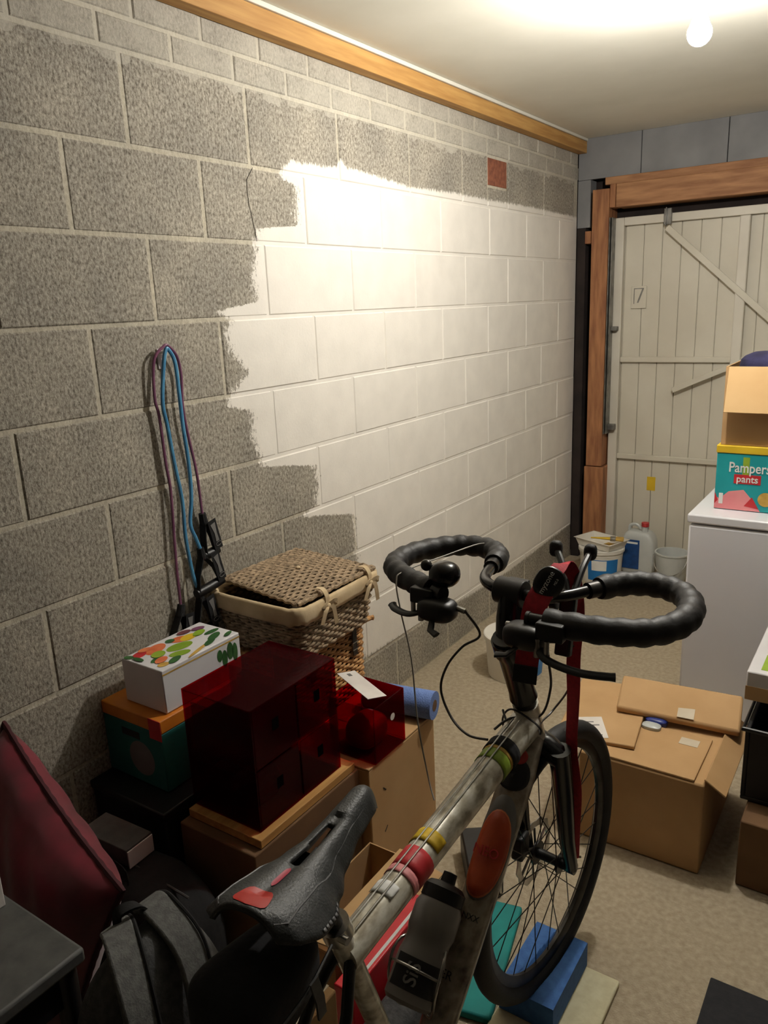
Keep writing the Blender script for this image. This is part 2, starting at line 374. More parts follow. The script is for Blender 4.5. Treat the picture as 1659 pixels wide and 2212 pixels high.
# ================================================================== SETTING
RX, YB, YR, ZC = 2.62, 3.20, -4.6, 2.50  # YR sets the unseen rear wall far back to weaken fill light
BEDS = [2.28, 2.057, 1.838, 1.614, 1.385, 1.162, .936, .705, .474, .228, 0.0]
OBS = {0: {0: -.018, 2: .431, 4: .883, 8: 1.786}, 1: {-1: -.22, 1: .222, 3: .678, 5: 1.13, 7: 1.583, 9: 2.047},
       2: {0: .006, 2: .462, 4: .925, 6: 1.364}, 3: {-1: -.211, 1: .242, 3: .691, 7: 1.58}, 4: {-2: -.458, 8: 1.786, 12: 2.681},
       5: {-1: -.229, 3: .666, 5: 1.118, 9: 2.018}, 6: {-2: -.451, 4: .866, 10: 2.227}}
wl = obj('wall_left', bx(-.10, -.003, YR, YB, 0, ZC), 'mortar', smooth=False); tag(wl, 'half painted grey concrete block wall', kind='structure')
def block(name, y0, y1, z0, z1, mat='block', g=.0052, dx=0):
    y0 += g; y1 -= g; z0 += g; z1 -= g; c = .0035; x = dx
    vs = []
    for (xx, k) in ((-.03, 0), (x - .003, 0), (x, c)):
        vs += [(xx, y0 + k, z0 + k), (xx, y1 - k, z0 + k), (xx, y1 - k, z1 - k), (xx, y0 + k, z1 - k)]
    fs = [(8, 9, 10, 11)]
    for a in (0, 4):
        for k in range(4): fs.append((a + k, a + (k + 1) % 4, a + 4 + (k + 1) % 4, a + 4 + k))
    return obj(name, MB().add(vs, fs), mat, wl, smooth=False)
for r in range(10):
    par = r % 2
    ys = []
    i = -8 + par
    while i * .225 < YB + .3: ys.append(OBS.get(r, {}).get(i, i * .225)); i += 2
    for a, b in zip(ys, ys[1:]):
        if a > YB - .03: continue
        b = min(b, YB)
        if r == 0 and a < 2.1 < b:
            block('block', a, 2.033, BEDS[1], BEDS[0]); block('block', 2.033, 2.245, BEDS[1], 2.148); block('block', 2.245, b, BEDS[1], BEDS[0]); continue
        block('block', a, b, BEDS[r + 1], BEDS[r], dx=random.uniform(-.0012, .0012))
ab = block('air_brick', 2.033, 2.245, 2.148, 2.278, 'terracotta', dx=-.0005)
for c, (z0, z1, y0) in enumerate(((2.28, 2.357, -1.715), (2.357, 2.43, -1.60))):
    y = y0
    while y < YB:
        block('brick', y, min(y + .234, YB), z0, z1, dx=random.uniform(-.002, .001)); y += .234
obj('crack', MB().tube([(.0006, .44, 2.055), (.0006, .409, 2.018), (.0006, .408, 1.985), (.0006, .411, 1.946), (.0006, .421, 1.906), (.0006, .429, 1.868), (.0006, .433, 1.842)], .0007, 5), 'hole_black', wl)
tr = obj('trim_1', bx(0.001, .05, YR, YB - .002, 2.422, 2.484), 'pine', bev=.002); tag(tr, 'pine batten running along the top of the block wall', kind='structure')
o = obj('trim_2', bx(0.001, .056, YR, YB - .002, 2.485, 2.4995), 'ceiling_board', bev=.002); tag(o, 'pale filler strip between batten and ceiling', kind='structure')
o = obj('ceiling', bx(-.1, RX + .1, YR - .1, YB + .2, ZC, ZC + .05), 'ceiling_board', smooth=False); tag(o, 'cream painted board ceiling', kind='structure')
o = obj('floor', bx(-.1, RX + .1, YR - .1, YB + .3, -.05, 0), 'floor_concrete', smooth=False); tag(o, 'dusty beige concrete floor', kind='structure')
o = obj('wall_right', bx(RX, RX + .1, YR, YB + .2, 0, ZC), 'low_bounce_block', smooth=False); tag(o, kind='structure')
o = obj('wall_rear', bx(-.1, RX + .1, YR - .1, YR, 0, ZC), 'low_bounce_block', smooth=False); tag(o, kind='structure')  # out of view, its distance and dark tone chosen to lower the fill
# wall with the garage door
wb = obj('wall_back', bx(-.1, RX + .1, YB + .12, YB + .2, 0, ZC), 'gap_shade', smooth=False); tag(wb, 'dark sheet for the shaded gap behind the garage door frame', kind='structure')
xs = [.0, .359, .806, 1.255, 1.70, 2.15, RX]
for a, b in zip(xs, xs[1:]): obj('cladding_panel', bx(a + .002, b - .002, YB, YB + .02, 2.28, ZC), 'grey_cladding', wb, bev=.002)
obj('corner_gap_fill', bx(0, .052, YB + .005, YB + .10, 0, 2.02), 'gap_shade', wb)  # solid strip coloured dark for the shade in the corner gap
obj('corner_infill', bx(0, .075, YB + .005, YB + .10, 2.021, 2.279), 'grey_cladding', wb)
tl = thing('trim_3', 'reddish timber frame around the garage door', None, (.15, YB, 0), kind='structure')
obj('lintel_upper', bx(.167, RX, YB - .02, YB + .10, 2.238, 2.279), 'old_pine_h', tl, bev=.003)
obj('lintel_lower', bx(.24, RX, YB - .045, YB + .10, 2.112, 2.237), 'old_pine_h', tl, bev=.003)
obj('post', bx(.108, .205, YB - .055, YB + .10, .62, 2.215), 'old_pine', tl, bev=.003)
obj('post_foot', bx(.100, .218, YB - .06, YB + .10, 0, .615), 'old_pine', tl, bev=.003)
obj('spacer_block', bx(.052, .107, YB - .01, YB + .09, 1.93, 2.0), 'old_pine', tl, bev=.003)
obj('head_block', bx(.206, .238, YB - .05, YB + .05, 2.112, 2.236), 'old_pine', tl, bev=.003)
# garage door
D = YB + .05
dr = obj('door_1', bx(.214, 2.44, D + .022, D + .03, .02, 2.06), 'door_white', smooth=False); tag(dr, 'white ribbed steel up-and-over garage door', kind='structure')
x = .272; mats = 'door_white'
while x < 2.37:
    obj('panel', bx(x + .0012, x + .1023, D + .012, D + .022, .03, 2.03), 'door_white', dr, bev=.003); x += .1035
obj('door_frame', MB().box(.214, .268, D - .02, D + .021, .02, 2.06).box(2.39, 2.44, D - .02, D + .021, .02, 2.06), 'door_frame', dr, bev=.004)
obj('top_rail', bx(.269, 2.389, D - .02, D + .0055, 2.015, 2.06), 'door_frame', dr, bev=.003)
for z in (1.26, .675):
    obj('cross_brace', bx(.269, 2.389, D - .012, D + .005, z - .016, z + .016), 'door_white', dr, bev=.004)
obj('upright_brace', bx(.885, .938, D - .03, D + .004, .03, 2.014), 'door_frame', dr, bev=.006)
def bar(a, b, wd, th, mat, name, y):
    a = Vector((a[0], y, a[1])); b = Vector((b[0], y, b[1])); T = frame_at(a, b - a, (0, -1, 0)); ln = (b - a).length
    return obj(name, bx(0, ln, -wd / 2, wd / 2, -th / 2, th / 2, T=T), mat, dr, bev=.002)
bar((.513, 1.985), (1.50, 1.085), .034, .008, 'door_white', 'diagonal_brace', D - .036)
bar((.586, 1.087), (1.02, 1.283), .030, .008, 'door_white', 'diagonal_brace', D - .036)
obj('hinge_bracket', MB().box(.495, .535, D - .045, D - .021, 2.0, 2.085).box(.505, .512, D - .055, D - .045, 1.99, 2.09), 'galv', dr, bev=.002)
hp = obj('handle_plate', bx(.318, .405, D + .001, D + .0115, 1.553, 1.678), 'door_white', dr, bev=.002)
obj('plate_mark', MB().box(.333, .39, D - .0002, D + .0008, 1.662, 1.667).box(.333, .337, D - .0002, D + .0008, 1.58, 1.662).prism([(.39, D - .0002, 1.662), (.38, D - .0002, 1.662), (.352, D - .0002, 1.585), (.362, D - .0002, 1.585)], (0, .001, 0)), 'galv', hp)
obj('sticker', bx(.455, .505, D + .0105, D + .0118, .47, .555), 'yellow', dr)
obj('track', MB().box(.219, .224, YB - .04, YB + .02, .82, 2.06).box(.2085, .2125, YB - .052, YB + .02, .82, 2.06), 'galv', dr, bev=.001)
obj('latch', MB().box(.219, .262, D - .06, D - .0205, .84, .875).box(.222, .258, D - .06, D - .0205, 1.43, 1.455), 'galv', dr, bev=.003)
# lamp
lp = thing('ceiling_lamp', 'bare glowing bulb in a white holder on the ceiling', 'lamp', (BULB_POS.x, BULB_POS.y, ZC))
obj('ceiling_rose', MB().lathe([(0, -.0005), (.05, -.0005), (.048, -.016), (.022, -.026), (.004, -.032), (.004, -.085), (.021, -.092), (.021, -.122), (0, -.122)], (BULB_POS.x, BULB_POS.y, ZC), 24), 'plastic_white', lp)
prof = [(0.0001, -.05)] + [(.032 * math.sin(a), -.018 - .032 * math.cos(a)) for a in [k * PI / 10 for k in range(1, 8)]] + [(.014, .032), (.013, .058)]
obj('bulb', MB().lathe(prof, BULB_POS, 20), 'bulb_glow', lp)
# ================================================================== BICYCLE
BX = 1.15
bike = thing('bicycle', 'stickered bicycle with butterfly handlebar, its front wheel on a blue block', 'bicycle', (BX, -.4, 0))
YAW = math.radians(5.3)                       # steering turned a little to the right
HUB = Vector((1.156, .0, .374)); WR = .325
ST = Vector((BX, -.10, 0))                    # steering axis foot (approx.)
def wheel_mb(c, hd):
    """local frame: a along travel, s sideways"""
    a = Vector((math.sin(hd), math.cos(hd), 0)); s = Vector((math.cos(hd), -math.sin(hd), 0)); z = Vector((0, 0, 1))
    ring = lambda r, n: [c + (a * math.cos(2 * PI * k / n) + z * math.sin(2 * PI * k / n)) * r for k in range(n)]
    tyre = MB().tube(ring(WR - .0222, 72), .0225, 14, closed=True, up=a)
    rim = MB()
    prof = [(-.010, WR - .036), (.010, WR - .036), (.011, WR - .052), (.004, WR - .064), (-.004, WR - .064), (-.011, WR - .052)]
    n = 72; vs = []
    for k in range(n):
        d = a * math.cos(2 * PI * k / n) + z * math.sin(2 * PI * k / n)
        for (q, r) in prof: vs.append(c + d * r + s * q)
    fs = [(k * 6 + i, k * 6 + (i + 1) % 6, ((k + 1) % n) * 6 + (i + 1) % 6, ((k + 1) % n) * 6 + i) for k in range(n) for i in range(6)]
    rim.add(vs, fs)
    hub = MB().cyl(c - s * .05, c + s * .05, .012, 16).cyl(c - s * .034, c - s * .028, .028, 20).cyl(c + s * .026, c + s * .032, .024, 20)
    spokes = []
    for k in range(28):
        th = 2 * PI * k / 28; sd = 1 if k % 2 else -1; off = .5 if (k // 2) % 2 else -.5
        p0 = c + (a * math.cos(th + off * 1.9) + z * math.sin(th + off * 1.9)) * .024 + s * .029 * sd
        p1 = c + (a * math.cos(th) + z * math.sin(th)) * (WR - .062)
        spokes.append(MB().cyl(p0, p1, .00125, 5))
    rotor = MB()
    n = 48; R0, R1 = .062, .080; sx = s * -.040
    vs = []
    for k in range(n):
        d = a * math.cos(2 * PI * k / n) + z * math.sin(2 * PI * k / n); w_ = .003 * math.sin(k * PI / 2)
        for (q, r) in ((-.001, R0), (.001, R0), (.001, R1 + w_), (-.001, R1 + w_)): vs.append(c + d * r + sx + s * q)
    rotor.add(vs, [(k * 4 + i, k * 4 + (i + 1) % 4, ((k + 1) % n) * 4 + (i + 1) % 4, ((k + 1) % n) * 4 + i) for k in range(n) for i in range(4)])
    for k in range(6):
        t0 = 2 * PI * k / 6; d0 = a * math.cos(t0) + z * math.sin(t0); d1 = a * math.cos(t0 + .5) + z * math.sin(t0 + .5)
        rotor.cyl(c + sx + d0 * .014, c + sx + d1 * .064, .003, 6)
    return tyre, rim, hub, spokes, rotor
def put_wheel(c, hd, name):
    ty, ri, hu, sp, ro = wheel_mb(c, hd)
    t = obj(name, ty, 'rubber', bike, ang=60)
    obj('rim', ri, 'alloy_dark', t); obj('hub', hu, 'plastic_black', t)
    for q in sp: obj('spoke', q, 'spoke', t)
    obj('brake_rotor', ro, 'steel', t)
    v = c + Vector((0, math.cos(.6), -math.sin(.6))) * (WR - .064)
    obj('valve', MB().cyl(v, v - Vector((0, math.cos(.6), -math.sin(.6))) * .035, .003, 8), 'steel', t)
    return t
put_wheel(HUB, YAW, 'front_wheel')
put_wheel(Vector((BX, -1.02, .326)), 0, 'rear_wheel')
def V(y, z, x=0): return Vector((BX + x, y, z))
# frame
H0, H1 = V(-.078, .715), V(-.128, .835)
obj('head_tube', MB().cyl(H0, H1, .027, 24), 'frame_paint', bike)
TT0, TT1 = V(-.125, .785), V(-.765, .735)
tt = obj('top_tube', MB().tube([TT0, TT0.lerp(TT1, .1), TT0.lerp(TT1, .5), TT1], [.034, .0315, .0290, .026], 24), 'frame_paint', bike)
DT0, DT1 = V(-.10, .742), V(-.60, .285)
dt = obj('down_tube', MB().tube([DT0, DT0.lerp(DT1, .12), DT0.lerp(DT1, .6), DT1], [.029, .035, .034, .031], 24), 'frame_down', bike)
SB0, SB1 = V(-.60, .285), V(-.775, .795)
obj('seat_tube', MB().cyl(SB0, SB1, .0175, 20), 'frame_paint', bike)
for s in (-1, 1):
    obj('seat_stay', MB().tube([V(-.762, .735, s * .012), V(-.80, .68, s * .03), V(-1.02, .326, s * .066)], .009, 12), 'alloy_dark', bike)
    obj('chain_stay', MB().tube([V(-.61, .285, s * .025), V(-.72, .29, s * .04), V(-1.02, .326, s * .066)], .010, 12), 'frame_down', bike)
obj('bottom_bracket', MB().cyl(V(-.60, .285, -.036), V(-.60, .285, .036), .022, 20), 'alloy_dark', bike)
obj('seat_post', MB().cyl(SB1, V(-.832, .925), .0135, 16), 'gloss_black', bike)
obj('seat_clamp', MB().cyl(SB1.lerp(SB0, .03), SB1 + (SB1 - SB0) * .02, .0225, 20).cyl(SB1 + Vector((-.03, -.012, 0)), SB1 + Vector((.03, -.012, 0)), .006, 12), 'steel', bike)
def sticker(tube_a, tube_b, t0, t1, rad, mat, name, a0=-2.2, a1=2.2, par=None, n=14):
    """a curved decal wrapped round the camera side of a tube"""
    d = (tube_b - tube_a).normalized(); up = (Vector((0, 0, 1)) - d * d.z).normalized(); sd = d.cross(up)
    def fn(u, v):
        a = a0 + (a1 - a0) * u; p = tube_a.lerp(tube_b, t0 + (t1 - t0) * v); return p + (up * math.cos(a) + sd * math.sin(a)) * rad
    return obj(name, MB().surf(fn, n, 4), mat, par or bike, solid=.0006)
rt = lambda t: .0275 - .0045 * t
sticker(TT0, TT1, .16, .205, .0345, 'fabric_black', 'tube_strap', -3.1, 3.1, tt, 24)
sticker(TT0, TT1, .215, .265, .0322, 'lime_print', 'decal', par=tt)
sticker(TT0, TT1, .205, .22, .0325, 'ochre', 'decal', par=tt)
sticker(TT0, TT1, .60, .645, .0300, 'yellow', 'decal', -1.2, 1.5, tt)
sticker(TT0, TT1, .67, .74, .0295, 'red_print', 'decal', par=tt)
sticker(TT0, TT1, .74, .765, .0291, 'pink_print', 'decal', par=tt)
sticker(TT0, TT1, .80, .84, .0287, 'print_white', 'decal', -.7, .9, tt)
# round orange decal with pale rim on the down tube
def ovald(t0, t1, amp, rad, mat, name, ctr=.0, par=None):
    d = (DT1 - DT0).normalized(); up = (Vector((0, 0, 1)) - d * d.z).normalized(); sd = d.cross(up); ln = (DT1 - DT0).length
    def fn(u, v):
        th = u * 2 * PI; q = v
        a = ctr + amp * q * math.cos(th); t = (t0 + t1) / 2 + (t1 - t0) / 2 * q * math.sin(th)
        return DT0.lerp(DT1, t) + (up * math.cos(a) + sd * math.sin(a)) * rad
    return obj(name, MB().surf(fn, 28, 5, cu=True), mat, par or dt, solid=.0005)
ovald(.20, .50, 1.25, .0362, 'print_grey', 'decal', -.1)
ovald(.245, .495, 1.10, .0370, 'melon_print', 'decal', -.1)
ovald(.25, .49, 1.02, .0374, 'decal_orange', 'decal', -.1)
ovald(.085, .185, 1.0, .0362, 'print_black', 'decal', -.1)
ovald(.055, .105, .5, .0368, 'red_cap', 'decal', -.1)
ovald(.57, .66, .45, .0356, 'label_navy', 'decal', .7)
dd = (DT1 - DT0).normalized(); ddn = Vector((0, dd.z, -dd.y)); ddn = ddn if ddn.z > 0 else -ddn
def dtext(body, t, size, off, mat='print_white'): text('lettering', body, size, frame_at(DT0.lerp(DT1, t) + ddn * off, (1, 0, 0), ddn), mat, dt)
dtext('NEO', .37, .026, .0382, 'red_print'); dtext('BANXX', .545, .016, .0362, 'print_black'); dtext('ER', .70, .022, .0360, 'print_black')
# cables along the top tube
for q in (-.007, .007):
    obj('cable', MB().tube([V(-.17, .8165, q), V(-.24, .810, q), V(-.40, .795, q), V(-.74, .766, q)], .0016, 6), 'steel', tt)
# fork
a_ = Vector((math.sin(YAW), math.cos(YAW), 0)); s_ = Vector((math.cos(YAW), -math.sin(YAW), 0))
CR = V(-.072, .70)
fk = obj('fork', MB().tube([CR - s_ * .062 + Vector((0, 0, -.005)), CR - s_ * .03 + Vector((0, .0, .012)), CR + Vector((0, 0, .016)), CR + s_ * .03 + Vector((0, 0, .012)), CR + s_ * .062 + Vector((0, 0, -.005))], [.024, .028, .032, .028, .024], 16), 'gloss_black', bike)
for s in (-1, 1):
    top = CR + s_ * s * .058; dn = HUB + s_ * s * .056
    obj('fork_leg', MB().tube([top + Vector((0, -.004, .018)), top.lerp(dn, .3), top.lerp(dn, .7) + Vector((0, -.008, 0)), dn], [.024, .022, .018, .015], 14), 'gloss_black', fk)
    obj('dropout', MB().cyl(dn - s_ * s * .006, dn + s_ * s * .010, .014, 14), 'alloy_dark', fk)
cp = HUB - s_ * .044 + Vector((0, -.062, .055))
obj('brake_caliper', bx(-.018, .012, -.022, .022, -.03, .03, T=Matrix.Translation(cp)), 'plastic_black', fk, bev=.006)
obj('brake_hose', MB().tube(bez([cp + Vector((0, 0, .03)), CR - s_ * .075 + Vector((0, -.02, -.15)), CR - s_ * .045 + Vector((0, -.04, .02)), V(-.17, .83, -.03)]), .0025, 8), 'housing', fk)
# headset, steerer riser, stem
S1 = V(-.190, 1.0, -.010)
obj('headset', MB().cyl(H1, H1.lerp(S1, .12), .024, 20), 'alloy_dark', bike)
obj('lower_headset', MB().cyl(H0, H0 + (H0 - H1) * .12, .026, 20), 'alloy_dark', bike)
sr = obj('stem_riser', MB().tube([H1.lerp(S1, .10), H1.lerp(S1, .2), H1.lerp(S1, .75), H1.lerp(S1, .82), S1], [.029, .027, .028, .0335, .0335], 24), 'gloss_black', bike)
obj('riser_cap', MB().cyl(S1, S1 + (S1 - H1).normalized() * .006, .030, 20), 'plastic_black', sr)
obj('riser_bolt', MB().cyl(S1 + (S1 - H1).normalized() * .006, S1 + (S1 - H1).normalized() * .009, .006, 10), 'steel', sr)
CL = Vector((1.130, -.152, 1.082))
BY = math.radians(9.5); ba_ = Vector((math.sin(BY), math.cos(BY), 0)); bs_ = Vector((math.cos(BY), -math.sin(BY), 0))
obj('stem', MB().tube([S1 + Vector((0, .012, -.02)), S1.lerp(CL, .45) + Vector((0, 0, .0)), CL], [.029, .026, .024], 16), 'gloss_black', bike)
obj('stem_clamp', MB().cyl(CL - s_ * .030, CL + s_ * .030, .027, 20).box(-.022, .022, .018, .036, -.018, .018, T=frame_at(CL, s_, (0, 0, 1))), 'plastic_black', bike, bev=.002)
# butterfly handlebar
def BP(sl, f, dz=0): return CL + bs_ * sl * .97 + ba_ * f + Vector((0, 0, dz))
PATH = [(0, 0), (.05, .004), (.092, .035), (.122, .10), (.152, .165), (.205, .198), (.268, .185), (.312, .13), (.328, .055), (.306, -.015), (.25, -.055), (.175, -.078), (.105, -.092)]
hb = None
for s in (-1, 1):
    pts = bez([BP(s * p, f) for p, f in PATH], 8)
    mbar = MB().tube(pts, .0115, 14)
    if hb is None: hb = obj('handlebar', mbar, 'gloss_black', bike)
    else: obj('handlebar', mbar, 'gloss_black', bike)
    seg = pts[26:93]; rr = [.0218 + .0036 * abs(math.sin(i * .75)) for i in range(len(seg))]
    g = obj('bar_tape', MB().tube(seg, rr, 16), 'bar_tape', bike, ang=50)
    obj('tape_end', MB().tube(pts[23:27], .0165, 14), 'alloy_dark', g)
    obj('end_plug', MB().cyl(pts[-1], pts[-1] + (pts[-1] - pts[-2]).normalized() * .006, .013, 14), 'plastic_black', bike)
# controls at the inner ends of the bar
for s in (-1, 1):
    e0 = BP(s * .135, -.087); e1 = BP(s * .165, -.08)
    lv = obj('brake_lever', MB().cyl(e0, e1, .0205, 18).box(-.02, .03, -.034, -.012, -.022, .010, T=Matrix.Translation(BP(s * .15, -.085))), 'plastic_black', bike, bev=.003)
    dn = -.062 if s > 0 else -.05
    blade = bez([BP(s * .13, -.10, -.035), BP(s * .16, -.125, -.05), BP(s * .22, -.115, -.062), BP(s * .275, -.085, -.066)] if s > 0 else [BP(s * .12, -.10, -.03), BP(s * .16, -.125, -.045), BP(s * .21, -.115, -.05), BP(s * .235, -.10, -.05)], 6)
    obj('lever_blade', MB().tube(blade, [.0085] * (len(blade) - 1) + [.0095], 10, flat=.6), 'plastic_black', lv)
    obj('lever_bolt', MB().cyl(BP(s * .138, -.118, -.02), BP(s * .138, -.118, -.055), .006, 10).cyl(BP(s * .158, -.118, -.02), BP(s * .158, -.118, -.045), .005, 10), 'steel', lv)
    sh = obj('shifter', rbox(.080, .056, .046, 3.2, f=lambda q, s=s: q + BP(s * .105, -.105, -.028)), 'plastic_black', bike)
    obj('shift_paddle', MB().tube([BP(s * .105, -.12, -.04), BP(s * .09, -.145, -.055), BP(s * .07, -.15, -.058)], [.006, .007, .008], 8, flat=.5), 'plastic_black', sh)
    obj('barrel_adjuster', MB().cyl(BP(s * .085, -.09, -.02), BP(s * .05, -.085, -.026), .0055, 10), 'steel', sh)
bl = obj('bell', rbox(.062, .058, .052, 2.3, f=lambda q: q + BP(-.112, -.072, .034)), 'gloss_black', bike)
obj('bell_striker', rbox(.024, .022, .024, 2, f=lambda q: q + BP(-.155, -.078, .046)), 'alloy_dark', bl)
obj('bell_clamp', MB().cyl(BP(-.125, -.09), BP(-.10, -.092), .0165, 16), 'plastic_black', bl)
# cables
def hose(pts, r=.0026, mat='housing', name='cable_housing'): return obj(name, MB().tube(bez(pts, 9), r, 8), mat, bike)
hose([BP(-.05, -.085, -.026), (1.085, -.20, 1.0), (1.045, -.20, .965), (1.007, -.198, .912), (.993, -.2, .856), (1.026, -.217, .81), (1.076, -.24, .797), (1.125, -.25, .806)])
hose([BP(.05, -.085, -.026), (1.196, -.15, .99), (1.200, -.125, .926), (1.196, -.108, .866), (1.178, -.116, .807), (1.135, -.165, .813), (1.115, -.20, .80)])
hose([BP(.09, -.10, -.05), (1.225, -.06, .95), (1.205, -.02, .84), (1.178, -.045, .785), (1.176, -.11, .785), (1.194, -.155, .79), (1.20, -.165, .806), (1.18, -.16, .817), (1.13, -.15, .825), (1.105, -.14, .79), (1.107, -.12, .73)], .0022)
# phone clamp
pc = thing('phone_clamp', 'black phone holder with two claw arms clamped to the handlebar', 'phone holder', (1.215, -.105, 1.06))
obj('bracket', MB().box(-.016, .016, -.010, .010, -.075, .055, T=frame_at((1.228, -.108, 1.03), (1, 0, 0), (0, .25, 1))), 'plastic_black', pc, bev=.004)
obj('collar', MB().cyl((1.195, -.105, 1.06), (1.208, -.105, 1.06), .018, 14), 'plastic_black', pc)
for (p0, p1, p2) in (((1.222, -.092, 1.075), (1.195, -.05, 1.115), (1.168, -.018, 1.138)), ((1.234, -.09, 1.075), (1.232, -.04, 1.11), (1.228, .018, 1.128))):
    obj('claw_arm', MB().tube(bez([p0, p1, p2], 5), .007, 10), 'plastic_black', pc)
    obj('claw_pad', rbox(.026, .024, .034, 3, 14, 9, f=lambda q, p2=p2: q + Vector(p2)), 'rubber', pc)
# crank
ck = obj('chainring', MB().lathe([(.045, -.002), (.088, -.002), (.090, 0), (.088, .002), (.045, .002)], V(-.60, .285, .045), 48, T=Matrix.Rotation(PI / 2, 3, 'Y').to_4x4()), 'steel', bike)
for s, dy, dz in ((1, .167, -.03), (-1, -.167, .03)):
    c0 = V(-.60, .285, s * .062); c1 = V(-.60 + dy, .285 + dz, s * .075)
    arm = obj('crank_arm', MB().tube([c0, c1], [.014, .010], 12, flat=.6), 'alloy_dark', bike)
    pd = c1 + Vector((s * .055, 0, 0))
    pm = obj('pedal', bx(-.045, .045, -.047, .047, -.011, .011, T=frame_at(pd, (1, 0, 0), (0, .75, .66))), 'plastic_black', arm, bev=.005)
    for k in range(9):
        T = frame_at(pd, (1, 0, 0), (0, .75, .66)); obj('pedal_tooth', bx(-.04 + k * .0095, -.036 + k * .0095, -.050, -.043, -.012, .016, T=T), 'steel', pm)
# saddle
def saddle():
    TL = Vector((1.178, -.968, .975)); NS = Vector((1.140, -.672, .965)); ax = (NS - TL); ln = ax.length; ax.normalize(); sd = Vector((ax.y, -ax.x, 0)).normalized()
    def hw(u):
        pts = [(0, .045), (.06, .066), (.15, .073), (.28, .068), (.42, .050), (.56, .034), (.75, .026), (.92, .022), (1, .013)]
        for (a, b), (c, d) in zip(pts, pts[1:]):
            if a <= u <= c: k = (u - a) / (c - a); k = k * k * (3 - 2 * k); return b + (d - b) * k
        return pts[-1][1]
    def fn(u, v):
        s = v * 2 - 1; h = hw(u); z = .008 * math.sin(u * PI) * -1 + .012 * (1 - u) ** 3
        drop = (.030 + .018 * math.sin(min(1, u * 1.4) * PI)) * abs(s) ** 2.6 + (.012 * max(0, (u - .93) / .07) ** 2)
        gro = .006 * math.exp(-(s * h / .010) ** 2) * (1 if .1 < u < .75 else 0)
        return TL + ax * (u * ln) + sd * (s * h) + Vector((0, 0, z - drop - gro))
    nu, nv = 49, 29
    sk = lambda i, j: (17 <= i <= 31 and abs((j + .5) / (nv - 1) * 2 - 1) * hw(i / (nu - 1)) < .0075)
    o = obj('saddle', MB().surf(fn, nu, nv, skip=sk), 'saddle_skin', bike, solid=.007)
    for s in (-1, 1):
        pts = []
        for k in range(24):
            u = .02 + k / 23 * .93; off = s * min(.032 * (1 - u) + .019, hw(u) * .75) / hw(u)
            pts.append(fn(u, (off + 1) / 2) + Vector((0, 0, .0046)))
        obj('trim_line', MB().tube(pts, .0014, 6), 'saddle_trim', o)
    def patch(u0, u1, w0, w1, mat, name, sh=0):
        def g(a, b):
            u = u0 + (u1 - u0) * a; wd = w0 + (w1 - w0) * a; x = (b * 2 - 1) * wd * math.sqrt(max(0, 1 - (abs(a * 2 - 1)) ** 4)) + sh
            p = fn(u, (x / hw(u) + 1) / 2); p.z += .0048; return p
        obj(name, MB().surf(g, 12, 7), mat, o)
    patch(.02, .15, .026, .016, 'saddle_red', 'tail_insert'); patch(.19, .33, .004, .004, 'saddle_pink', 'groove_insert')
    for s in (-1, 1):
        obj('rail', MB().tube(bez([TL + ax * .05 + sd * s * .03 + Vector((0, 0, -.03)), TL + ax * .10 + sd * s * .022 + Vector((0, 0, -.048)), TL + ax * .18 + sd * s * .02 + Vector((0, 0, -.05)), TL + ax * .27 + sd * s * .006 + Vector((0, 0, -.018))], 6), .0035, 8), 'steel', o)
    def g2(a, b):
        u = .17 + .20 * a; v = .968 + .018 * b; q = fn(u, v); return q + (sd * .0042 + Vector((0, 0, .0022)))
    em = MB()
    for k in range(7): em.surf(lambda a, b, k=k: g2((k + .12 + a * .76) / 7 , b), 2, 2)
    tag(obj('embossed_lettering', em, 'saddle_trim', o, solid=.0008), kind='stuff')
    obj('saddle_clamp', bx(-.022, .022, -.02, .02, -.014, .014, T=frame_at(V(-.828, .925), (1, 0, 0), (0, 0, 1))), 'alloy_dark', bike, bev=.004)
saddle()
# saddle bag
sbg = thing('saddle_bag', 'black wedge-shaped bag strapped beneath the bicycle saddle', 'saddle bag', (1.165, -.93, .86))
def sbf(q):
    t = (q.y + .09) / .18; k = .62 + .5 * (1 - t)
    return Vector((1.17 + q.x * (.75 + .35 * (1 - t)), -.945 + q.y, .862 + q.z * k - .012 * (1 - t)))
obj('body', rbox(.115, .155, .105, 4.2, 36, 19, f=sbf), 'fabric_black', sbg)
obj('zip', MB().tube(bez([(1.24, -1.0, .872), (1.238, -.94, .876), (1.224, -.872, .882)], 5), .002, 6), 'plastic_black', sbg)
obj('post_strap', MB().ribbon(bez([(1.14, -.865, .87), (1.138, -.826, .868), (1.15, -.806, .868), (1.168, -.815, .868), (1.172, -.865, .87)], 4), (0, 0, 1), .025, .003), 'fabric_black', sbg)
obj('side_loop', MB().ribbon([(1.243, -.93, .89), (1.246, -.925, .86), (1.243, -.92, .83)], (0, 1, 0), .014, .003), 'plastic_slate', sbg)
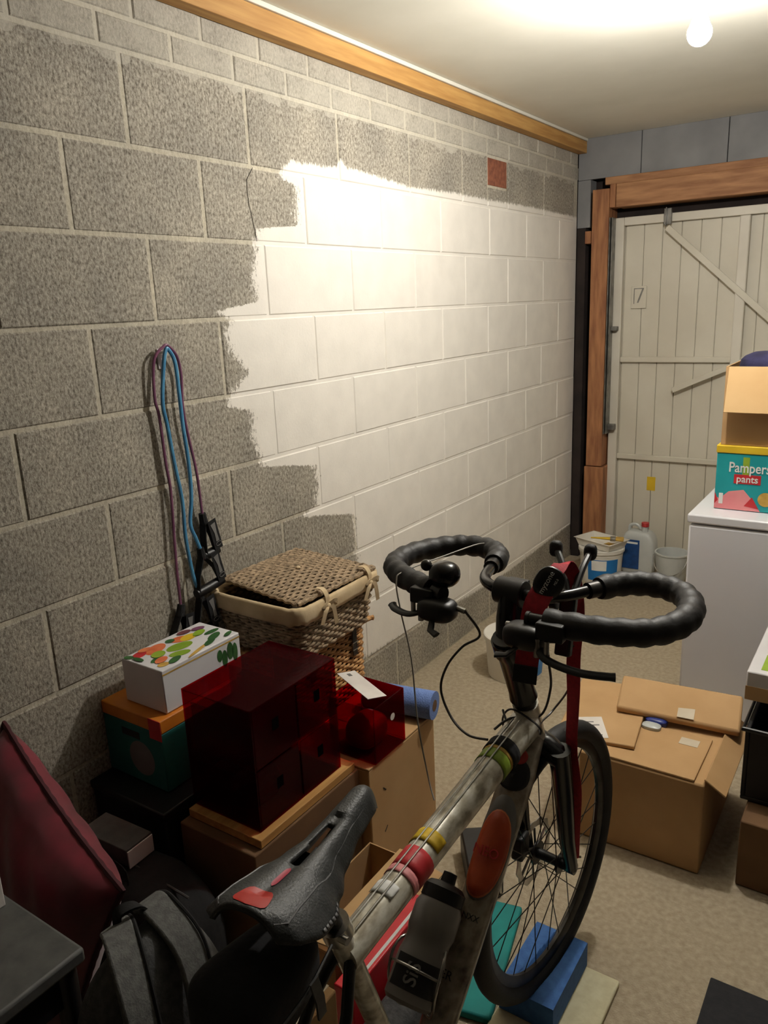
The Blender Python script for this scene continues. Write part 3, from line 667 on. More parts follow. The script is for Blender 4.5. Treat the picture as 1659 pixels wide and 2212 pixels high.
# drink bottle in its cage
bd = -dd                                           # up along the tube
B0 = DT0.lerp(DT1, .80) + ddn * .086 + Vector((-.034, 0, 0)); bt_len = .205
TB = frame_at(B0, (1, 0, 0), bd)
TBS = TB @ Matrix.Diagonal((1.2, 1.2, 1.1, 1))
bo = thing('drink_bottle', 'cloudy sports bottle with black lid held in the bicycle frame', 'bottle', B0)
obj('body', MB().lathe([(0, 0), (.033, 0), (.037, .006), (.037, .07), (.034, .085), (.034, .10), (.037, .112), (.037, .148), (.03, .165), (.0, .166)], seg=32, T=TBS), 'bottle_grey', bo)
obj('lid', MB().lathe([(0, .160), (.0335, .160), (.0335, .180), (.026, .188), (.012, .191), (.011, .207), (.0, .209)], seg=28, T=TBS), 'plastic_black', bo)
obj('label', MB().lathe([(.0375, .02), (.0375, .068)], seg=12, T=TBS, a0=-PI / 2 - 1.2 + .5, a1=-PI / 2 + 1.2 + .5), 'print_black', bo)
TL_ = TBS @ Matrix.Rotation(PI / 2, 4, 'X') 
text('lettering', 'SiS', .030, TBS @ Matrix.Translation((.010, -.0383, .045)) @ Matrix.Rotation(PI / 2, 4, 'X') @ Matrix.Rotation(PI / 2, 4, 'Z'), 'print_grey', bo, bold=.0004)
cg = obj('bottle_cage', MB(), 'steel', bike)
mbc = MB()
for s in (-1, 1):
    mbc.tube(bez([TBS @ Vector((s * .010, .048, .0)), TBS @ Vector((s * .030, .034, -.005)), TBS @ Vector((s * .041, -.006, .03)), TBS @ Vector((s * .038, -.012, .085)), TBS @ Vector((s * .012, .046, .11))], 6), .0026, 8)
mbc.tube(bez([TBS @ Vector((-.041, -.006, .05)), TBS @ Vector((-.026, -.032, .052)), TBS @ Vector((0, -.0415, .053)), TBS @ Vector((.026, -.032, .052)), TBS @ Vector((.041, -.006, .05))], 6), .0026, 8)
bpy.data.objects.remove(cg); obj('bottle_cage', mbc, 'steel', bike)

# chest strap draped over the bar
cs = thing('chest_strap', 'red elastic heart-rate strap with black pod hung on the handlebar', 'strap', (1.21, -.12, 1.1))
PD_ = Vector((1.214, -.168, 1.120))
tp = (CAM - PD_).normalized(); TP = frame_at(PD_, Vector((.45, .25, .95)), tp)
pod = obj('pod', rbox(.064, .056, .018, 2.4, 24, 11, f=lambda q: TP @ q), 'plastic_black', cs)
text('lettering', 'myzone', .015, TP @ Matrix.Translation((0, .004, .0095)), 'print_white', pod)
text('lettering', 'MZ-3', .006, TP @ Matrix.Translation((.010, -.011, .0088)), 'print_white', pod)
stA = bez([(1.208, -.160, 1.112), (1.199, -.190, 1.085), (1.195, -.206, 1.04), (1.192, -.212, .99), (1.190, -.216, .963)], 4)
obj('band', MB().ribbon(stA, (1, .3, 0), .044, .0025), 'strap_red', cs)
obj('end_clip', MB().ribbon([(1.190, -.2165, .966), (1.189, -.2225, .932)], (1, .3, 0), .046, .005), 'plastic_black', cs, bev=.001)
stB = bez([(1.207, -.150, 1.115), (1.214, -.10, 1.135), (1.224, -.062, 1.10), (1.232, -.056, 1.02), (1.226, -.06, .928), (1.228, -.062, .846), (1.224, -.056, .74)], 5) + bez([(1.224, -.052, .70), (1.226, -.032, .601), (1.222, -.022, .496), (1.218, -.008, .40)], 5)
wd = [Vector((1, .6 + .9 * math.sin(i * .16), 0)) for i in range(len(stB))]
obj('band', MB().ribbon(stB, wd, .028, .002), 'strap_red', cs)
# earphone cable
ec = single('earphone_cable', MB().tube(bez([(.985, .02, 1.113), (.97, .0, 1.112), (.941, -.079, 1.107), (.905, -.19, 1.10), (.902, -.215, 1.085), (.918, -.228, 1.03), (.948, -.24, .933), (.970, -.258, .804), (1.010, -.288, .704), (1.034, -.307, .672)], 8), .0016, 6), 'white_cord',
            'thin pale earphone cable looped over the left handlebar and dangling', 'cable', (.94, -.2, 1.1))
# ================================================================== THINGS BY THE FRONT WHEEL
b = bx(1.092, 1.222, -.128, .096, .017, .086)
yb = thing('foam_block', 'blue foam block under the bicycle front wheel', 'foam block', (1.157, -.02, .016))
# block with a shallow pressed groove for the tyre
def groove_block(x0, x1, y0, y1, z0, z1):
    m = MB(); n = 17
    def top(u, v):
        X = x0 + (x1 - x0) * u; Y = y0 + (y1 - y0) * v
        q = (HUB + a_ * (Y - HUB.y)).x; d = abs(X - q)
        zt = min(z1, HUB.z - math.sqrt(max(1e-6, (WR + .001) ** 2 - (Y - HUB.y) ** 2)) + max(0, (d - .012)) * 2.5) if d < .04 else z1
        return Vector((X, Y, zt))
    N1, N2 = 41, 25
    m.surf(top, N1, N2)
    base = len(m.v)
    rim = [(i, 0) for i in range(N1)] + [(N1 - 1, j) for j in range(1, N2)] + [(i, N2 - 1) for i in range(N1 - 2, -1, -1)] + [(0, j) for j in range(N2 - 2, 0, -1)]
    idx = [i * N2 + j for i, j in rim]
    m.v += [(m.v[k][0], m.v[k][1], z0) for k in idx]
    c = len(idx)
    m.f += [(idx[k], idx[(k + 1) % c], base + (k + 1) % c, base + k) for k in range(c)] + [tuple(base + k for k in range(c))]
    return m
obj('body', groove_block(1.088, 1.222, -.128, .096, .018, .086), 'block_blue', yb)
obj('care_label', bx(1.0866, 1.0878, -.06, .06, .03, .075), 'paper', yb)
single('foam_mat', bx(1.082, 1.305, -.30, .095, 0, .016), 'foam_cream', 'cream foam tile lying under the blue block', 'foam tile', (1.17, -.1, 0), bev=.004)
single('teal_mat', bx(-.075, .075, -.13, .24, .0, .022, T=Matrix.Translation((.985, -.06, 0)) @ Matrix.Rotation(.22, 4, 'Z')), 'teal_mat', 'folded teal exercise mat on the floor left of the front wheel', 'exercise mat', (.95, -.06, 0), bev=.006)
single('black_mat', bx(1.488, 1.95, -.30, .226, 0, .012), 'mat_black', 'black rubber mat lying on the floor at the right', 'mat', (1.7, -.1, 0), bev=.003)

# ================================================================== CARDBOARD BOX ON THE RIGHT
cb = thing('cardboard_box', 'large taped cardboard box with folded flaps beside the front wheel', 'cardboard box', (1.2, .79, 0))
x0, x1, y0, y1, h = 1.015, 1.378, .585, 1.03, .295
obj('body', MB().box(x0, x1, y0, y1, .001, h), 'kraft', cb, bev=.006)
T = Matrix.Translation((1.06, .84, h + .012)) @ Matrix.Rotation(.14, 4, 'Z') @ Matrix.Rotation(-.03, 4, 'Y')
fl = obj('left_flap', bx(-.165, .075, -.20, .20, -.004, .008, T=T), 'kraft', cb, bev=.003)
obj('shipping_label', bx(-.175, -.065, -.165, -.035, .0085, .0092, T=T @ Matrix.Rotation(.35, 4, 'Z')), 'paper', fl)
m = MB()
for k in range(5): m.box(-.168, -.08 - .015 * (k % 3), -.15 + k * .02, -.144 + k * .02, .0093, .0096, T=T @ Matrix.Rotation(.35, 4, 'Z'))
tag(obj('label_print', m, 'print_grey', fl), kind='stuff')
obj('tape_strip', bx(-.02, .03, .16, .20, .0085, .0095, T=T), 'tape', fl)
T = frame_at((1.225, .925, h + .045), (1, .14, -.02), (0, -.22, 1))
fb = obj('back_flap', MB().prism([T @ Vector(p) for p in ((-.185, -.075, -.012), (.185, -.075, -.018), (.185, .08, -.002), (-.19, .08, -.002))], T.to_3x3() @ Vector((0, 0, .024))), 'kraft', cb, bev=.008)
obj('tape_strip', bx(.0, .05, -.07, -.02, .0128, .0138, T=T), 'tape', fb)
T = Matrix.Translation((1.245, .70, h + .004))
ff = obj('front_flap', bx(-.20, .105, -.112, .13, -.003, .004, T=T), 'kraft', cb, bev=.002)
obj('tape_strip', bx(.02, .075, .06, .10, .0043, .0052, T=T), 'tape', ff)
obj('air_pillow', rbox(.07, .05, .03, 3, 16, 9, f=lambda q: q + Vector((1.175, .85, h + .012))), 'blue_bag', cb)
obj('plastic_wrap', rbox(.06, .04, .02, 3, 16, 9, f=lambda q: q + Vector((1.17, .81, h + .012))), 'plastic_cloudy', cb)
T = frame_at((1.384, .79, h + .003), (0, 1, 0), (.55, 0, .85))
obj('right_flap', bx(-.19, .225, -.058, .012, -.002, .004, T=T), 'kraft', cb, bev=.002)
# dark corner box with crate on it
db = thing('brown_box', 'dark brown cardboard box on the floor at the right edge', 'cardboard box', (1.66, .85, 0))
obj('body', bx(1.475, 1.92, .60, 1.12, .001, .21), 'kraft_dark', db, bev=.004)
obj('tape_strip', bx(1.475, 1.92, .83, .88, .2102, .2112), 'tape', db)
cr = thing('storage_crate', 'black plastic crate standing on the dark brown box', 'crate', (1.66, .9, .213))
obj('body', MB().box(1.455, 1.90, .70, 1.12, .214, .226).box(1.455, 1.467, .70, 1.12, .226, .44).box(1.888, 1.90, .70, 1.12, .226, .44).box(1.467, 1.888, .70, .712, .226, .44).box(1.467, 1.888, 1.108, 1.12, .226, .44), 'crate_black', cr, bev=.003)
obj('rim', MB().tube([(1.45, .695, .44), (1.905, .695, .44), (1.905, 1.125, .44), (1.45, 1.125, .44)], .007, 8, closed=True), 'plastic_black', cr)
single('blue_plastic_bag', rbox(.36, .34, .16, 3.2, 28, 15, f=lambda q: Vector((1.685 + q.x, .90 + q.y, .41 + q.z + .012 * math.sin(q.x * 40) * math.cos(q.y * 37)))), 'blue_bag', 'crumpled blue plastic bag in the black crate', 'bag', (1.685, .9, .33))
wt = thing('white_carton', 'white carton with green print on top of the black crate', 'carton', (1.62, .92, .5))
obj('body', bx(1.437, 1.80, .765, 1.16, .497, .585), 'carton_white', wt, bev=.004)
obj('sleeve', bx(1.4365, 1.72, .7635, .7648, .498, .54), 'kraft_pale', wt)
obj('print_patch', bx(1.47, 1.78, .79, .90, .5852, .5858), 'lime_print', wt)
obj('print_patch', MB().lathe([(0.0001, 0), (.05, 0)], (1.62, 1.03, .5858), 24), 'green_leaf', wt)

# ================================================================== FREEZER AND WHAT STANDS ON IT
fz = thing('freezer', 'white under-counter freezer by the garage door', 'freezer', (1.39, 1.72, 0))
obj('body', bx(1.112, 1.665, 1.475, 1.98, .012, .815), 'appliance_white', fz, bev=.006)
obj('door', bx(1.112, 1.665, 1.422, 1.468, .06, .81), 'appliance_white', fz, bev=.008)
obj('gasket', bx(1.116, 1.661, 1.468, 1.475, .07, .80), 'gasket_dark', fz)
obj('worktop', bx(1.106, 1.671, 1.418, 1.985, .816, .85), 'appliance_white', fz, bev=.006)
obj('plinth', bx(1.125, 1.65, 1.45, 1.475, .0, .055), 'gasket_dark', fz)
obj('door_handle', MB().box(1.60, 1.625, 1.40, 1.421, .60, .78), 'appliance_white', fz, bev=.004)
pb = thing('nappy_box', 'teal carton of nappy pants with yellow lid on the freezer', 'carton', (1.36, 1.66, .851))
X0, X1, Y0, Y1 = 1.172, 1.56, 1.535, 1.79
obj('body', bx(X0, X1, Y0, Y1, .8515, 1.062), 'teal_print', pb, bev=.003)
obj('lid', bx(X0 - .003, X1 + .003, Y0 - .003, Y1 + .003, 1.062, 1.090), 'yellow', pb, bev=.003)
F = lambda x, z, d=.0015: frame_at((x, Y0 - d, z), (1, 0, 0), (0, -1, 0))
text('lettering', 'Pampers', .052, F(1.285, 1.010), 'print_white', pb, bold=.0006, sx=.78)
obj('word_panel', bx(1.235, 1.325, Y0 - .0012, Y0 - .0002, .952, .986), 'red_print', pb)
text('lettering', 'pants', .036, F(1.28, .969, .0022), 'print_white', pb, bold=.0005, sx=.95)
obj('print_patch', MB().prism([(X0 + .001, Y0 - .001, .853), (1.33, Y0 - .001, .853), (1.31, Y0 - .001, .885), (1.27, Y0 - .001, .93), (1.22, Y0 - .001, .92), (1.19, Y0 - .001, .89), (X0 + .001, Y0 - .001, .90)], (0, .0008, 0)), 'pink_print', pb)
obj('print_patch', MB().prism([(X0 + .001, Y0 - .0016, .87), (1.185, Y0 - .0016, .885), (X0 + .001, Y0 - .0016, .915)], (0, .0008, 0)), 'red_print', pb)
obj('print_patch', MB().prism([(1.275, Y0 - .0016, .87), (1.325, Y0 - .0016, .862), (1.30, Y0 - .0016, .905)], (0, .0008, 0)), 'red_print', pb)
obj('print_patch', MB().lathe([(0.0001, 0), (.026, 0)], (1.345, Y0 - .0016, .90), 20, T=Matrix.Rotation(PI / 2, 4, 'X')), 'ochre', pb)
obj('print_patch', bx(1.262, 1.284, Y0 - .0008, Y0 - .0001, .955, 1.05), 'lime_print', pb)
obj('print_patch', bx(1.188, 1.202, Y0 - .0022, Y0 - .0017, .872, .912), 'print_white', pb)
oc = thing('open_box', 'open cardboard box with hanging flap stacked on the nappy carton', 'cardboard box', (1.40, 1.66, 1.091))
X0, X1, Y0, Y1, Z0, Z1 = 1.180, 1.62, 1.545, 1.82, 1.0915, 1.372
t = .005
for nm, a in (('side_panel', (X0, X0 + t, Y0, Y1, Z0, Z1)), ('side_panel', (X1 - t, X1, Y0, Y1, Z0, Z1)), ('side_panel', (X0 + t, X1 - t, Y0, Y0 + t, Z0, Z1)), ('side_panel', (X0 + t, X1 - t, Y1 - t, Y1, Z0, Z1)), ('base_panel', (X0 + t, X1 - t, Y0 + t, Y1 - t, Z0, Z0 + t))):
    obj(nm, bx(*a), 'kraft', oc)
T = frame_at((X0, Y0 - .006, Z1), (1, 0, 0), (0, -1, .34))
obj('front_flap', bx(.012, X1 - X0, -.165, .0, -.002, .003, T=T), 'kraft_pale', oc, bev=.0015)
single('navy_cloth', rbox(.40, .24, .10, 3.4, 30, 13, f=lambda q: Vector((1.405 + q.x, 1.682 + q.y, 1.365 + q.z + .006 * math.sin(q.x * 30)))), 'navy_fabric', 'folded navy fabric sticking out of the open cardboard box', 'cloth', (1.405, 1.682, 1.32))

# ================================================================== TUBS AND CONTAINERS AT THE FAR END
def tub(name, label, c, r, h, lab_a, loose_tray=False):
    t = thing(name, label, 'paint tub', c, group='paint tubs')
    C = Vector(c)
    prof = [(0, .001), (r * .90, .001), (r * .91, .006), (r * .985, h * .80), (r * 1.0, h * .81), (r * 1.0, h * .90), (r * .99, h * .905), (r * .99, h * .955), (r * .985, h * .96), (0, h * .96)]
    obj('body', MB().lathe(prof, C, 40), 'plastic_white', t)
    obj('lid', MB().lathe([(0, h * .963), (r * 1.03, h * .963), (r * 1.045, h * .90), (r * 1.06, h * .90), (r * 1.06, h * .985), (r * 1.02, h), (r * .93, h * .99), (0, h * .985)], C, 40), 'plastic_white', t)
    obj('label', MB().lathe([(r * .925 + .0012, h * .12), (r * .985 + .0012, h * .74)], C, 16, a0=lab_a - .75, a1=lab_a + .75), 'label_blue', t)
    obj('label_panel', MB().lathe([(r * .955 + .0022, h * .42), (r * .985 + .0022, h * .72)], C, 8, a0=lab_a - .55, a1=lab_a + .15), 'print_white', t)
    return t
tub('paint_tub', 'round white paint tub with blue label standing behind the handlebar', (.385, 1.50, 0), .132, .20, -.62)
t2 = tub('paint_tub', 'white paint tub with blue label carrying the roller tray by the door', (.315, 2.87, 0), .125, .205, -1.15)
# roller tray
ry = thing('roller_tray', 'shallow plastic roller tray with yellow paint residue on the far paint tub', 'tray', (.315, 2.87, .206))
T = Matrix.Translation((.315, 2.865, .2065)) @ Matrix.Rotation(-.35, 4, 'Z')
m = MB(); L_, W_, H_ = .125, .085, .045
o4 = [(-L_, -W_), (L_, -W_), (L_, W_), (-L_, W_)]
for (k, z, s) in ((0, .0, .84), ): pass
vs = [T @ Vector((x * .86, y * .86, 0)) for x, y in o4] + [T @ Vector((x, y, H_)) for x, y in o4] + [T @ Vector((x * 1.06, y * 1.08, H_)) for x, y in o4]
m.add(vs, [(0, 1, 2, 3)] + [(a + k, a + (k + 1) % 4, a + 4 + (k + 1) % 4, a + 4 + k) for a in (0, 4) for k in range(4)])
obj('tray', m, 'plastic_white', ry, solid=.002)
obj('paint_film', bx(.0, .10, -.066, .066, .003, .006, T=T), 'ochre', ry)
pbsh = thing('paint_brush', 'paint brush with yellow handle lying across the roller tray', 'brush', (.38, 2.85, .25))
T2 = Matrix.Translation((.375, 2.84, .264)) @ Matrix.Rotation(.25, 4, 'Z')
obj('handle', MB().tube([T2 @ Vector((-.11, 0, 0)), T2 @ Vector((-.05, 0, 0)), T2 @ Vector((.0, 0, 0))], [.006, .010, .014], 12, flat=.6), 'yellow', pbsh)
obj('ferrule', bx(.0, .03, -.026, .026, -.008, .008, T=T2), 'steel', pbsh, bev=.001)
obj('bristles', bx(.03, .075, -.026, .026, -.007, .007, T=T2), 'ochre', pbsh, bev=.003)
# jerrycan
jc = thing('jerrycan', 'white plastic jerrycan with navy label and red cap at the garage door', 'jerrycan', (.48, 3.06, 0))
obj('body', rbox(.205, .12, .27, 6, 32, 17, f=lambda q: Vector((.482 + q.x * (1 - .25 * max(0, (q.z - .06) / .075)), 3.06 + q.y, .136 + q.z))), 'plastic_cloudy', jc)
obj('neck', MB().cyl((.515, 3.05, .262), (.515, 3.05, .30), .018, 16), 'plastic_cloudy', jc)
obj('cap', MB().cyl((.515, 3.05, .30), (.515, 3.05, .325), .022, 16), 'red_cap', jc, bev=.002)
lb = obj('label', bx(.40, .50, 2.9962, 2.9975, .045, .225), 'label_navy', jc)
obj('label_title', bx(.41, .49, 2.9955, 2.9961, .20, .212), 'print_white', jc)
obj('carry_handle', MB().tube(bez([(.42, 3.06, .255), (.425, 3.06, .295), (.46, 3.06, .305), (.49, 3.06, .28)], 5), .009, 10), 'plastic_cloudy', jc)
# bucket
bk = thing('bucket', 'white bucket with hanging wire handle between jerrycan and freezer', 'bucket', (.70, 2.95, 0))
obj('body', MB().lathe([(.0, .002), (.072, .002), (.074, .006), (.090, .185), (.095, .19), (.095, .198), (.087, .198), (.071, .008), (0, .006)], (.70, 2.95, 0), 36), 'plastic_cloudy', bk)
hpts = [(.70 + .094 * math.cos(a), 2.95 - .062 * math.sin(a) - .034, .18 - .10 * math.sin(a)) for a in [k * PI / 16 for k in range(17)]]
obj('handle', MB().tube(hpts, .003, 8), 'steel', bk)

# ================================================================== RESISTANCE BANDS ON THE WALL
hk = thing('wall_hook', 'small white wall hook holding the exercise bands', 'hook', (.0, .0, 1.54))
obj('plate', bx(.0005, .004, -.008, .010, 1.49, 1.545), 'hook_white', hk, bev=.001)
obj('prong', MB().tube([(.004, .001, 1.535), (.026, .001, 1.535), (.032, .001, 1.545)], .004, 8), 'hook_white', hk)
def bandobj(name, label, mat, ptsA, r, ends):
    t = thing(name, label, 'exercise band', (.02, 0, 1.54), group='exercise bands on the wall hook')
    obj('tubing', MB().tube(bez(ptsA, 8), r, 8), mat, t)
    for (p, rot, scl, fl) in ends:
        # woven loop handle: sleeve, strap triangle and grip
        T = Matrix.Translation(p) @ Matrix.Rotation(rot, 4, 'X')
        obj('sleeve', MB().tube([T @ Vector((0, 0, .004)), T @ Vector((0, 0, -.03))], [.011, .014], 10), 'fabric_black', t)
        w_ = .042 * scl
        for s in (-1, 1):
            obj('strap', MB().ribbon([T @ Vector((0, s * .004, -.022)), T @ Vector((.004, s * w_ * .75, -.075)), T @ Vector((.006, s * w_, -.118))], (1, 0, 0), .026, .003), 'fabric_black', t)
        g = obj('grip', MB().tube([T @ Vector((.006, -w_ - .006, -.122)), T @ Vector((.006, 0, -.124)), T @ Vector((.006, w_ + .006, -.122))], [.014, .0155, .014], 14), 'plastic_black', t)
        tx = T @ Vector((.0215, w_ * .80, -.068))
        tg = obj('tag', bx(-.001, .001, -.016, .016, -.048, .048, T=Matrix.Translation(T @ Vector((.0195, w_ * .8, -.068))) @ Matrix.Rotation(rot + .12, 4, 'X')), 'fabric_black', t)
        TT_ = Matrix.Translation(tx) @ Matrix.Rotation(rot + .12, 4, 'X')
        obj('tag_print', MB().prism([TT_ @ Vector((0, y, z)) for y, z in ((-.010, .036), (.009, .038), (.006, .005), (.008, -.022), (-.005, -.022), (-.003, .005))], TT_.to_3x3() @ Vector((.0004, 0, 0))), 'print_grey', tg)
        obj('tag_ring', MB().tube([TT_ @ Vector((.0006, .011 * math.cos(a) + .002, -.031 + .006 * math.sin(a))) for a in [k * PI / 8 for k in range(16)]], .0009, 5, closed=True), 'print_grey', tg)
    return t
bandobj('resistance_band', 'purple exercise tube with black handles hung on the wall hook', 'band_purple',
        [(.02, -.042, .805), (.022, -.043, .903), (.02, -.037, 1.015), (.02, -.030, 1.15), (.02, -.036, 1.232), (.02, -.040, 1.363), (.02, -.048, 1.415), (.022, -.038, 1.514), (.030, -.006, 1.551), (.030, .012, 1.550), (.024, .042, 1.521), (.02, .054, 1.468), (.02, .048, 1.378), (.02, .058, 1.283), (.02, .073, 1.183), (.02, .078, 1.053)], .0042,
        [((.02, .078, 1.053), .10, .55, 0), ((.022, -.042, .805), -.25, .75, 0)])
bandobj('resistance_band', 'light blue exercise tube with black handles hung on the wall hook', 'band_blue',
        [(.034, .02, .832), (.034, .005, .888), (.032, -.005, 1.006), (.03, -.001, 1.117), (.03, -.014, 1.228), (.03, -.024, 1.335), (.03, -.031, 1.401), (.03, -.013, 1.50), (.030, .0, 1.541), (.030, .010, 1.541), (.03, .028, 1.505), (.03, .031, 1.419), (.03, .032, 1.327), (.03, .038, 1.218), (.03, .035, 1.122), (.03, .02, 1.042), (.032, .032, .995), (.034, .044, .956)], .0055,
        [((.034, .044, .956), .12, 1.15, 0), ((.036, .02, .832), .05, .8, 0)])

# ================================================================== PILE AGAINST THE WALL
def wicker(parent, x0, x1, y0, y1, z0, z1, taper, mat, rows, name='weave', rad=.0038, corner=.05):
    """woven sides: wavy horizontal strands round upright stakes"""
    def per(z, k):
        f = (z - z0) / (z1 - z0); t = taper * (1 - f); X0, X1, Y0, Y1 = x0 + t, x1 - t, y0 + t, y1 - t
        pts = []; c = corner
        for (cx, cy, a0) in ((X1 - c, Y1 - c, 0), (X0 + c, Y1 - c, PI / 2), (X0 + c, Y0 + c, PI), (X1 - c, Y0 + c, 1.5 * PI)):
            for q in range(4): a = a0 + q / 4 * PI / 2 + PI / 16; pts.append((cx + c * math.cos(a), cy + c * math.sin(a)))
        # resample by length
        P = pts + [pts[0]]; seg = [math.dist(P[i], P[i + 1]) for i in range(len(pts))]; tot = sum(seg); n = int(tot / .011) // 4 * 4; out = []
        for i in range(n):
            d = tot * i / n; j = 0
            while d > seg[j]: d -= seg[j]; j += 1
            u = d / seg[j]; out.append((P[j][0] + (P[j + 1][0] - P[j][0]) * u, P[j][1] + (P[j + 1][1] - P[j][1]) * u))
        return out
    m = MB(); st = MB()
    for r in range(rows):
        z = z0 + (z1 - z0) * (r + .5) / rows; ring = per(z, r); n = len(ring); pts = []
        cx, cy = (x0 + x1) / 2, (y0 + y1) / 2
        for i, (x, y) in enumerate(ring):
            a, b = ring[i - 1], ring[(i + 1) % n]; nx, ny = (b[1] - a[1]), -(b[0] - a[0]); l = math.hypot(nx, ny) or 1
            o = .0042 * math.sin(i * PI / 2 + r * PI) + random.uniform(-.0008, .0008); pts.append((x + nx / l * o, y + ny / l * o, z + random.uniform(-.0012, .0012)))
        m.tube(pts, rad, 5, closed=True)
    lo, hi = per(z0, 0), per(z1, 0); n = min(len(lo), len(hi)) // 4
    for k in range(n):
        a = lo[int(k * len(lo) / n)]; b = hi[int(k * len(hi) / n)]; st.cyl((a[0], a[1], z0), (b[0], b[1], z1), .0024, 5)
    w1 = obj(name, m, mat, parent, ang=180); tag(w1, kind='stuff')
    w2 = obj('stakes', st, mat, parent, ang=180); tag(w2, kind='stuff')
    # inner lining keeps the weave from being see-through
    def fn(u, v):
        z = z0 + (z1 - z0) * v; P = per(z, 0); q = P[int(u * len(P)) % len(P)]; cx, cy = (x0 + x1) / 2, (y0 + y1) / 2
        return Vector((cx + (q[0] - cx) * .975, cy + (q[1] - cy) * .975, z))
    obj('inner_wall', MB().surf(fn, 64, 2, cu=True), 'wicker_dark' if mat != 'wicker_tan' else 'leather', parent)
# lower tan hamper
hp_ = thing('picnic_hamper', 'tan wicker hamper with dark leather straps under the lined basket', 'hamper', (.16, .31, 0))
wicker(hp_, .022, .292, .10, .515, .003, .60, .004, 'wicker_tan', 52, corner=.06, rad=.0052)
lid = MB()
for k in range(24):
    x = .026 + k * .0112; lid.tube([(x, .10 + .0, .607 + .003 * math.sin(j * PI / 2 + k * PI)) if False else (x, .10 + .415 * j / 28, .612 + .003 * math.sin(j * PI / 2 + k * PI)) for j in range(29)], .0052, 5)
hl = obj('lid', lid, 'wicker_tan', hp_, ang=180); tag(hl, kind='stuff')
obj('lid_board', bx(.03, .285, .108, .508, .602, .608), 'leather', hp_)
obj('lid_rim', MB().tube(bez([(.026, .10, .612), (.286, .10, .612), (.296, .12, .612), (.296, .50, .612), (.286, .518, .612), (.026, .518, .612)], 3), .008, 8), 'wicker_tan', hp_)
for y in (.20, .42):
    sp = obj('strap', MB().ribbon([(.20, y, .622), (.300, y, .622), (.304, y, .615), (.305, y, .52)], (0, 1, 0), .022, .003), 'leather', hp_)
    obj('buckle', MB().tube([(.307, y - .014, .565), (.307, y + .014, .565), (.307, y + .014, .54), (.307, y - .014, .54)], .002, 6, closed=True), 'steel', sp)
# lined basket on top
bs = thing('lined_basket', 'grey-brown lidded wicker basket with cream cloth liner and bows', 'basket', (.19, .29, .632))
wicker(bs, .012, .358, .088, .488, .634, .80, .022, 'wicker_grey', 16, corner=.035, rad=.0056)
obj('base', bx(.04, .33, .115, .46, .633, .637), 'wicker_dark', bs)
def liner(u, v):
    a = u * 2 * PI; ca, sa = math.cos(a), math.sin(a); p = 2 / 9
    sg = lambda t: math.copysign(abs(t) ** p, t)
    prof = [(-.010, .785), (.0, .806), (.008, .808), (.013, .800), (.013, .775), (.010, .757)]
    k = v * 5; i = min(int(k), 4); f = k - i; d = prof[i][0] + (prof[i + 1][0] - prof[i][0]) * f; z = prof[i][1] + (prof[i + 1][1] - prof[i][1]) * f
    wob = .0022 * math.sin(a * 17) * v + .003 * math.sin(a * 7 + 1) * v
    return Vector((.185 + (.175 + d) * sg(ca), .288 + (.201 + d) * sg(sa), z + wob))
obj('liner', MB().surf(liner, 120, 8, cu=True), 'linen', bs, solid=.003, ang=60)
# lid: long strands over ribs, bulging slightly and raised at the wall side
def LP(u, v, dz=0):
    x = .026 + u * .325 + .012 * (v - .5); y = .105 + v * .372 - .05 * (1 - u) * 0 + .03 * (1 - u) * (1 - v)
    return Vector((x, y, .815 + .016 * (1 - u) + .014 * math.sin(u * PI) * math.sin(v * PI) + dz))
lm = MB()
for k in range(30):
    u = k / 29; lm.tube([LP(u, j / 34, .0035 * math.sin(j * PI / 2 + k * PI)) for j in range(35)], .0052, 5)
ld = obj('lid', lm, 'wicker_grey', bs, ang=180); tag(ld, kind='stuff')
rb_ = MB()
for j in range(18): rb_.tube([LP(k / 8, j / 17) for k in range(9)], .0026, 5)
tag(obj('lid_rib', rb_, 'wicker_grey', bs, ang=180), kind='stuff')
obj('lid_backing', MB().surf(lambda u, v: LP(u, v, -.0045), 10, 10), 'wicker_dark', bs)
for a, b in (((0, 0), (1, 0)), ((1, 0), (1, 1)), ((1, 1), (0, 1)), ((0, 1), (0, 0))):
    n = 30; A, B = a, b
    obj('lid_edge', MB().tube([LP(A[0] + (B[0] - A[0]) * i / n, A[1] + (B[1] - A[1]) * i / n, .0025 * math.sin(i * 2.1)) for i in range(n + 1)], .0062, 6), 'wicker_grey', bs)
obj('lid_knot', rbox(.016, .016, .010, 2, 10, 7, f=lambda q: q + LP(.5, .5, .008)), 'linen', bs)
for y in (.205, .425):
    lp_ = obj('tie_loop', MB().ribbon(bez([(.335, y, .832), (.358, y, .834), (.374, y, .815), (.374, y, .79)], 4), (0, 1, 0), .018, .002), 'linen', bs)
    for s in (-1, 1):
        obj('bow_tail', MB().ribbon(bez([(.375, y, .785), (.382, y + s * .018, .775), (.378, y + s * .034, .735 - (.02 if s > 0 else 0))], 4), (.3, 1, .4), .014, .0015), 'linen', lp_)
        obj('bow_loop', MB().ribbon(bez([(.375, y, .785), (.386, y + s * .02, .797), (.384, y + s * .032, .785), (.376, y, .782)], 5), (.2, 0, 1), .013, .0015), 'linen', lp_)
    obj('bow_knot', rbox(.012, .016, .014, 2.5, 10, 7, f=lambda q, y=y: q + Vector((.378, y, .785))), 'linen', lp_)

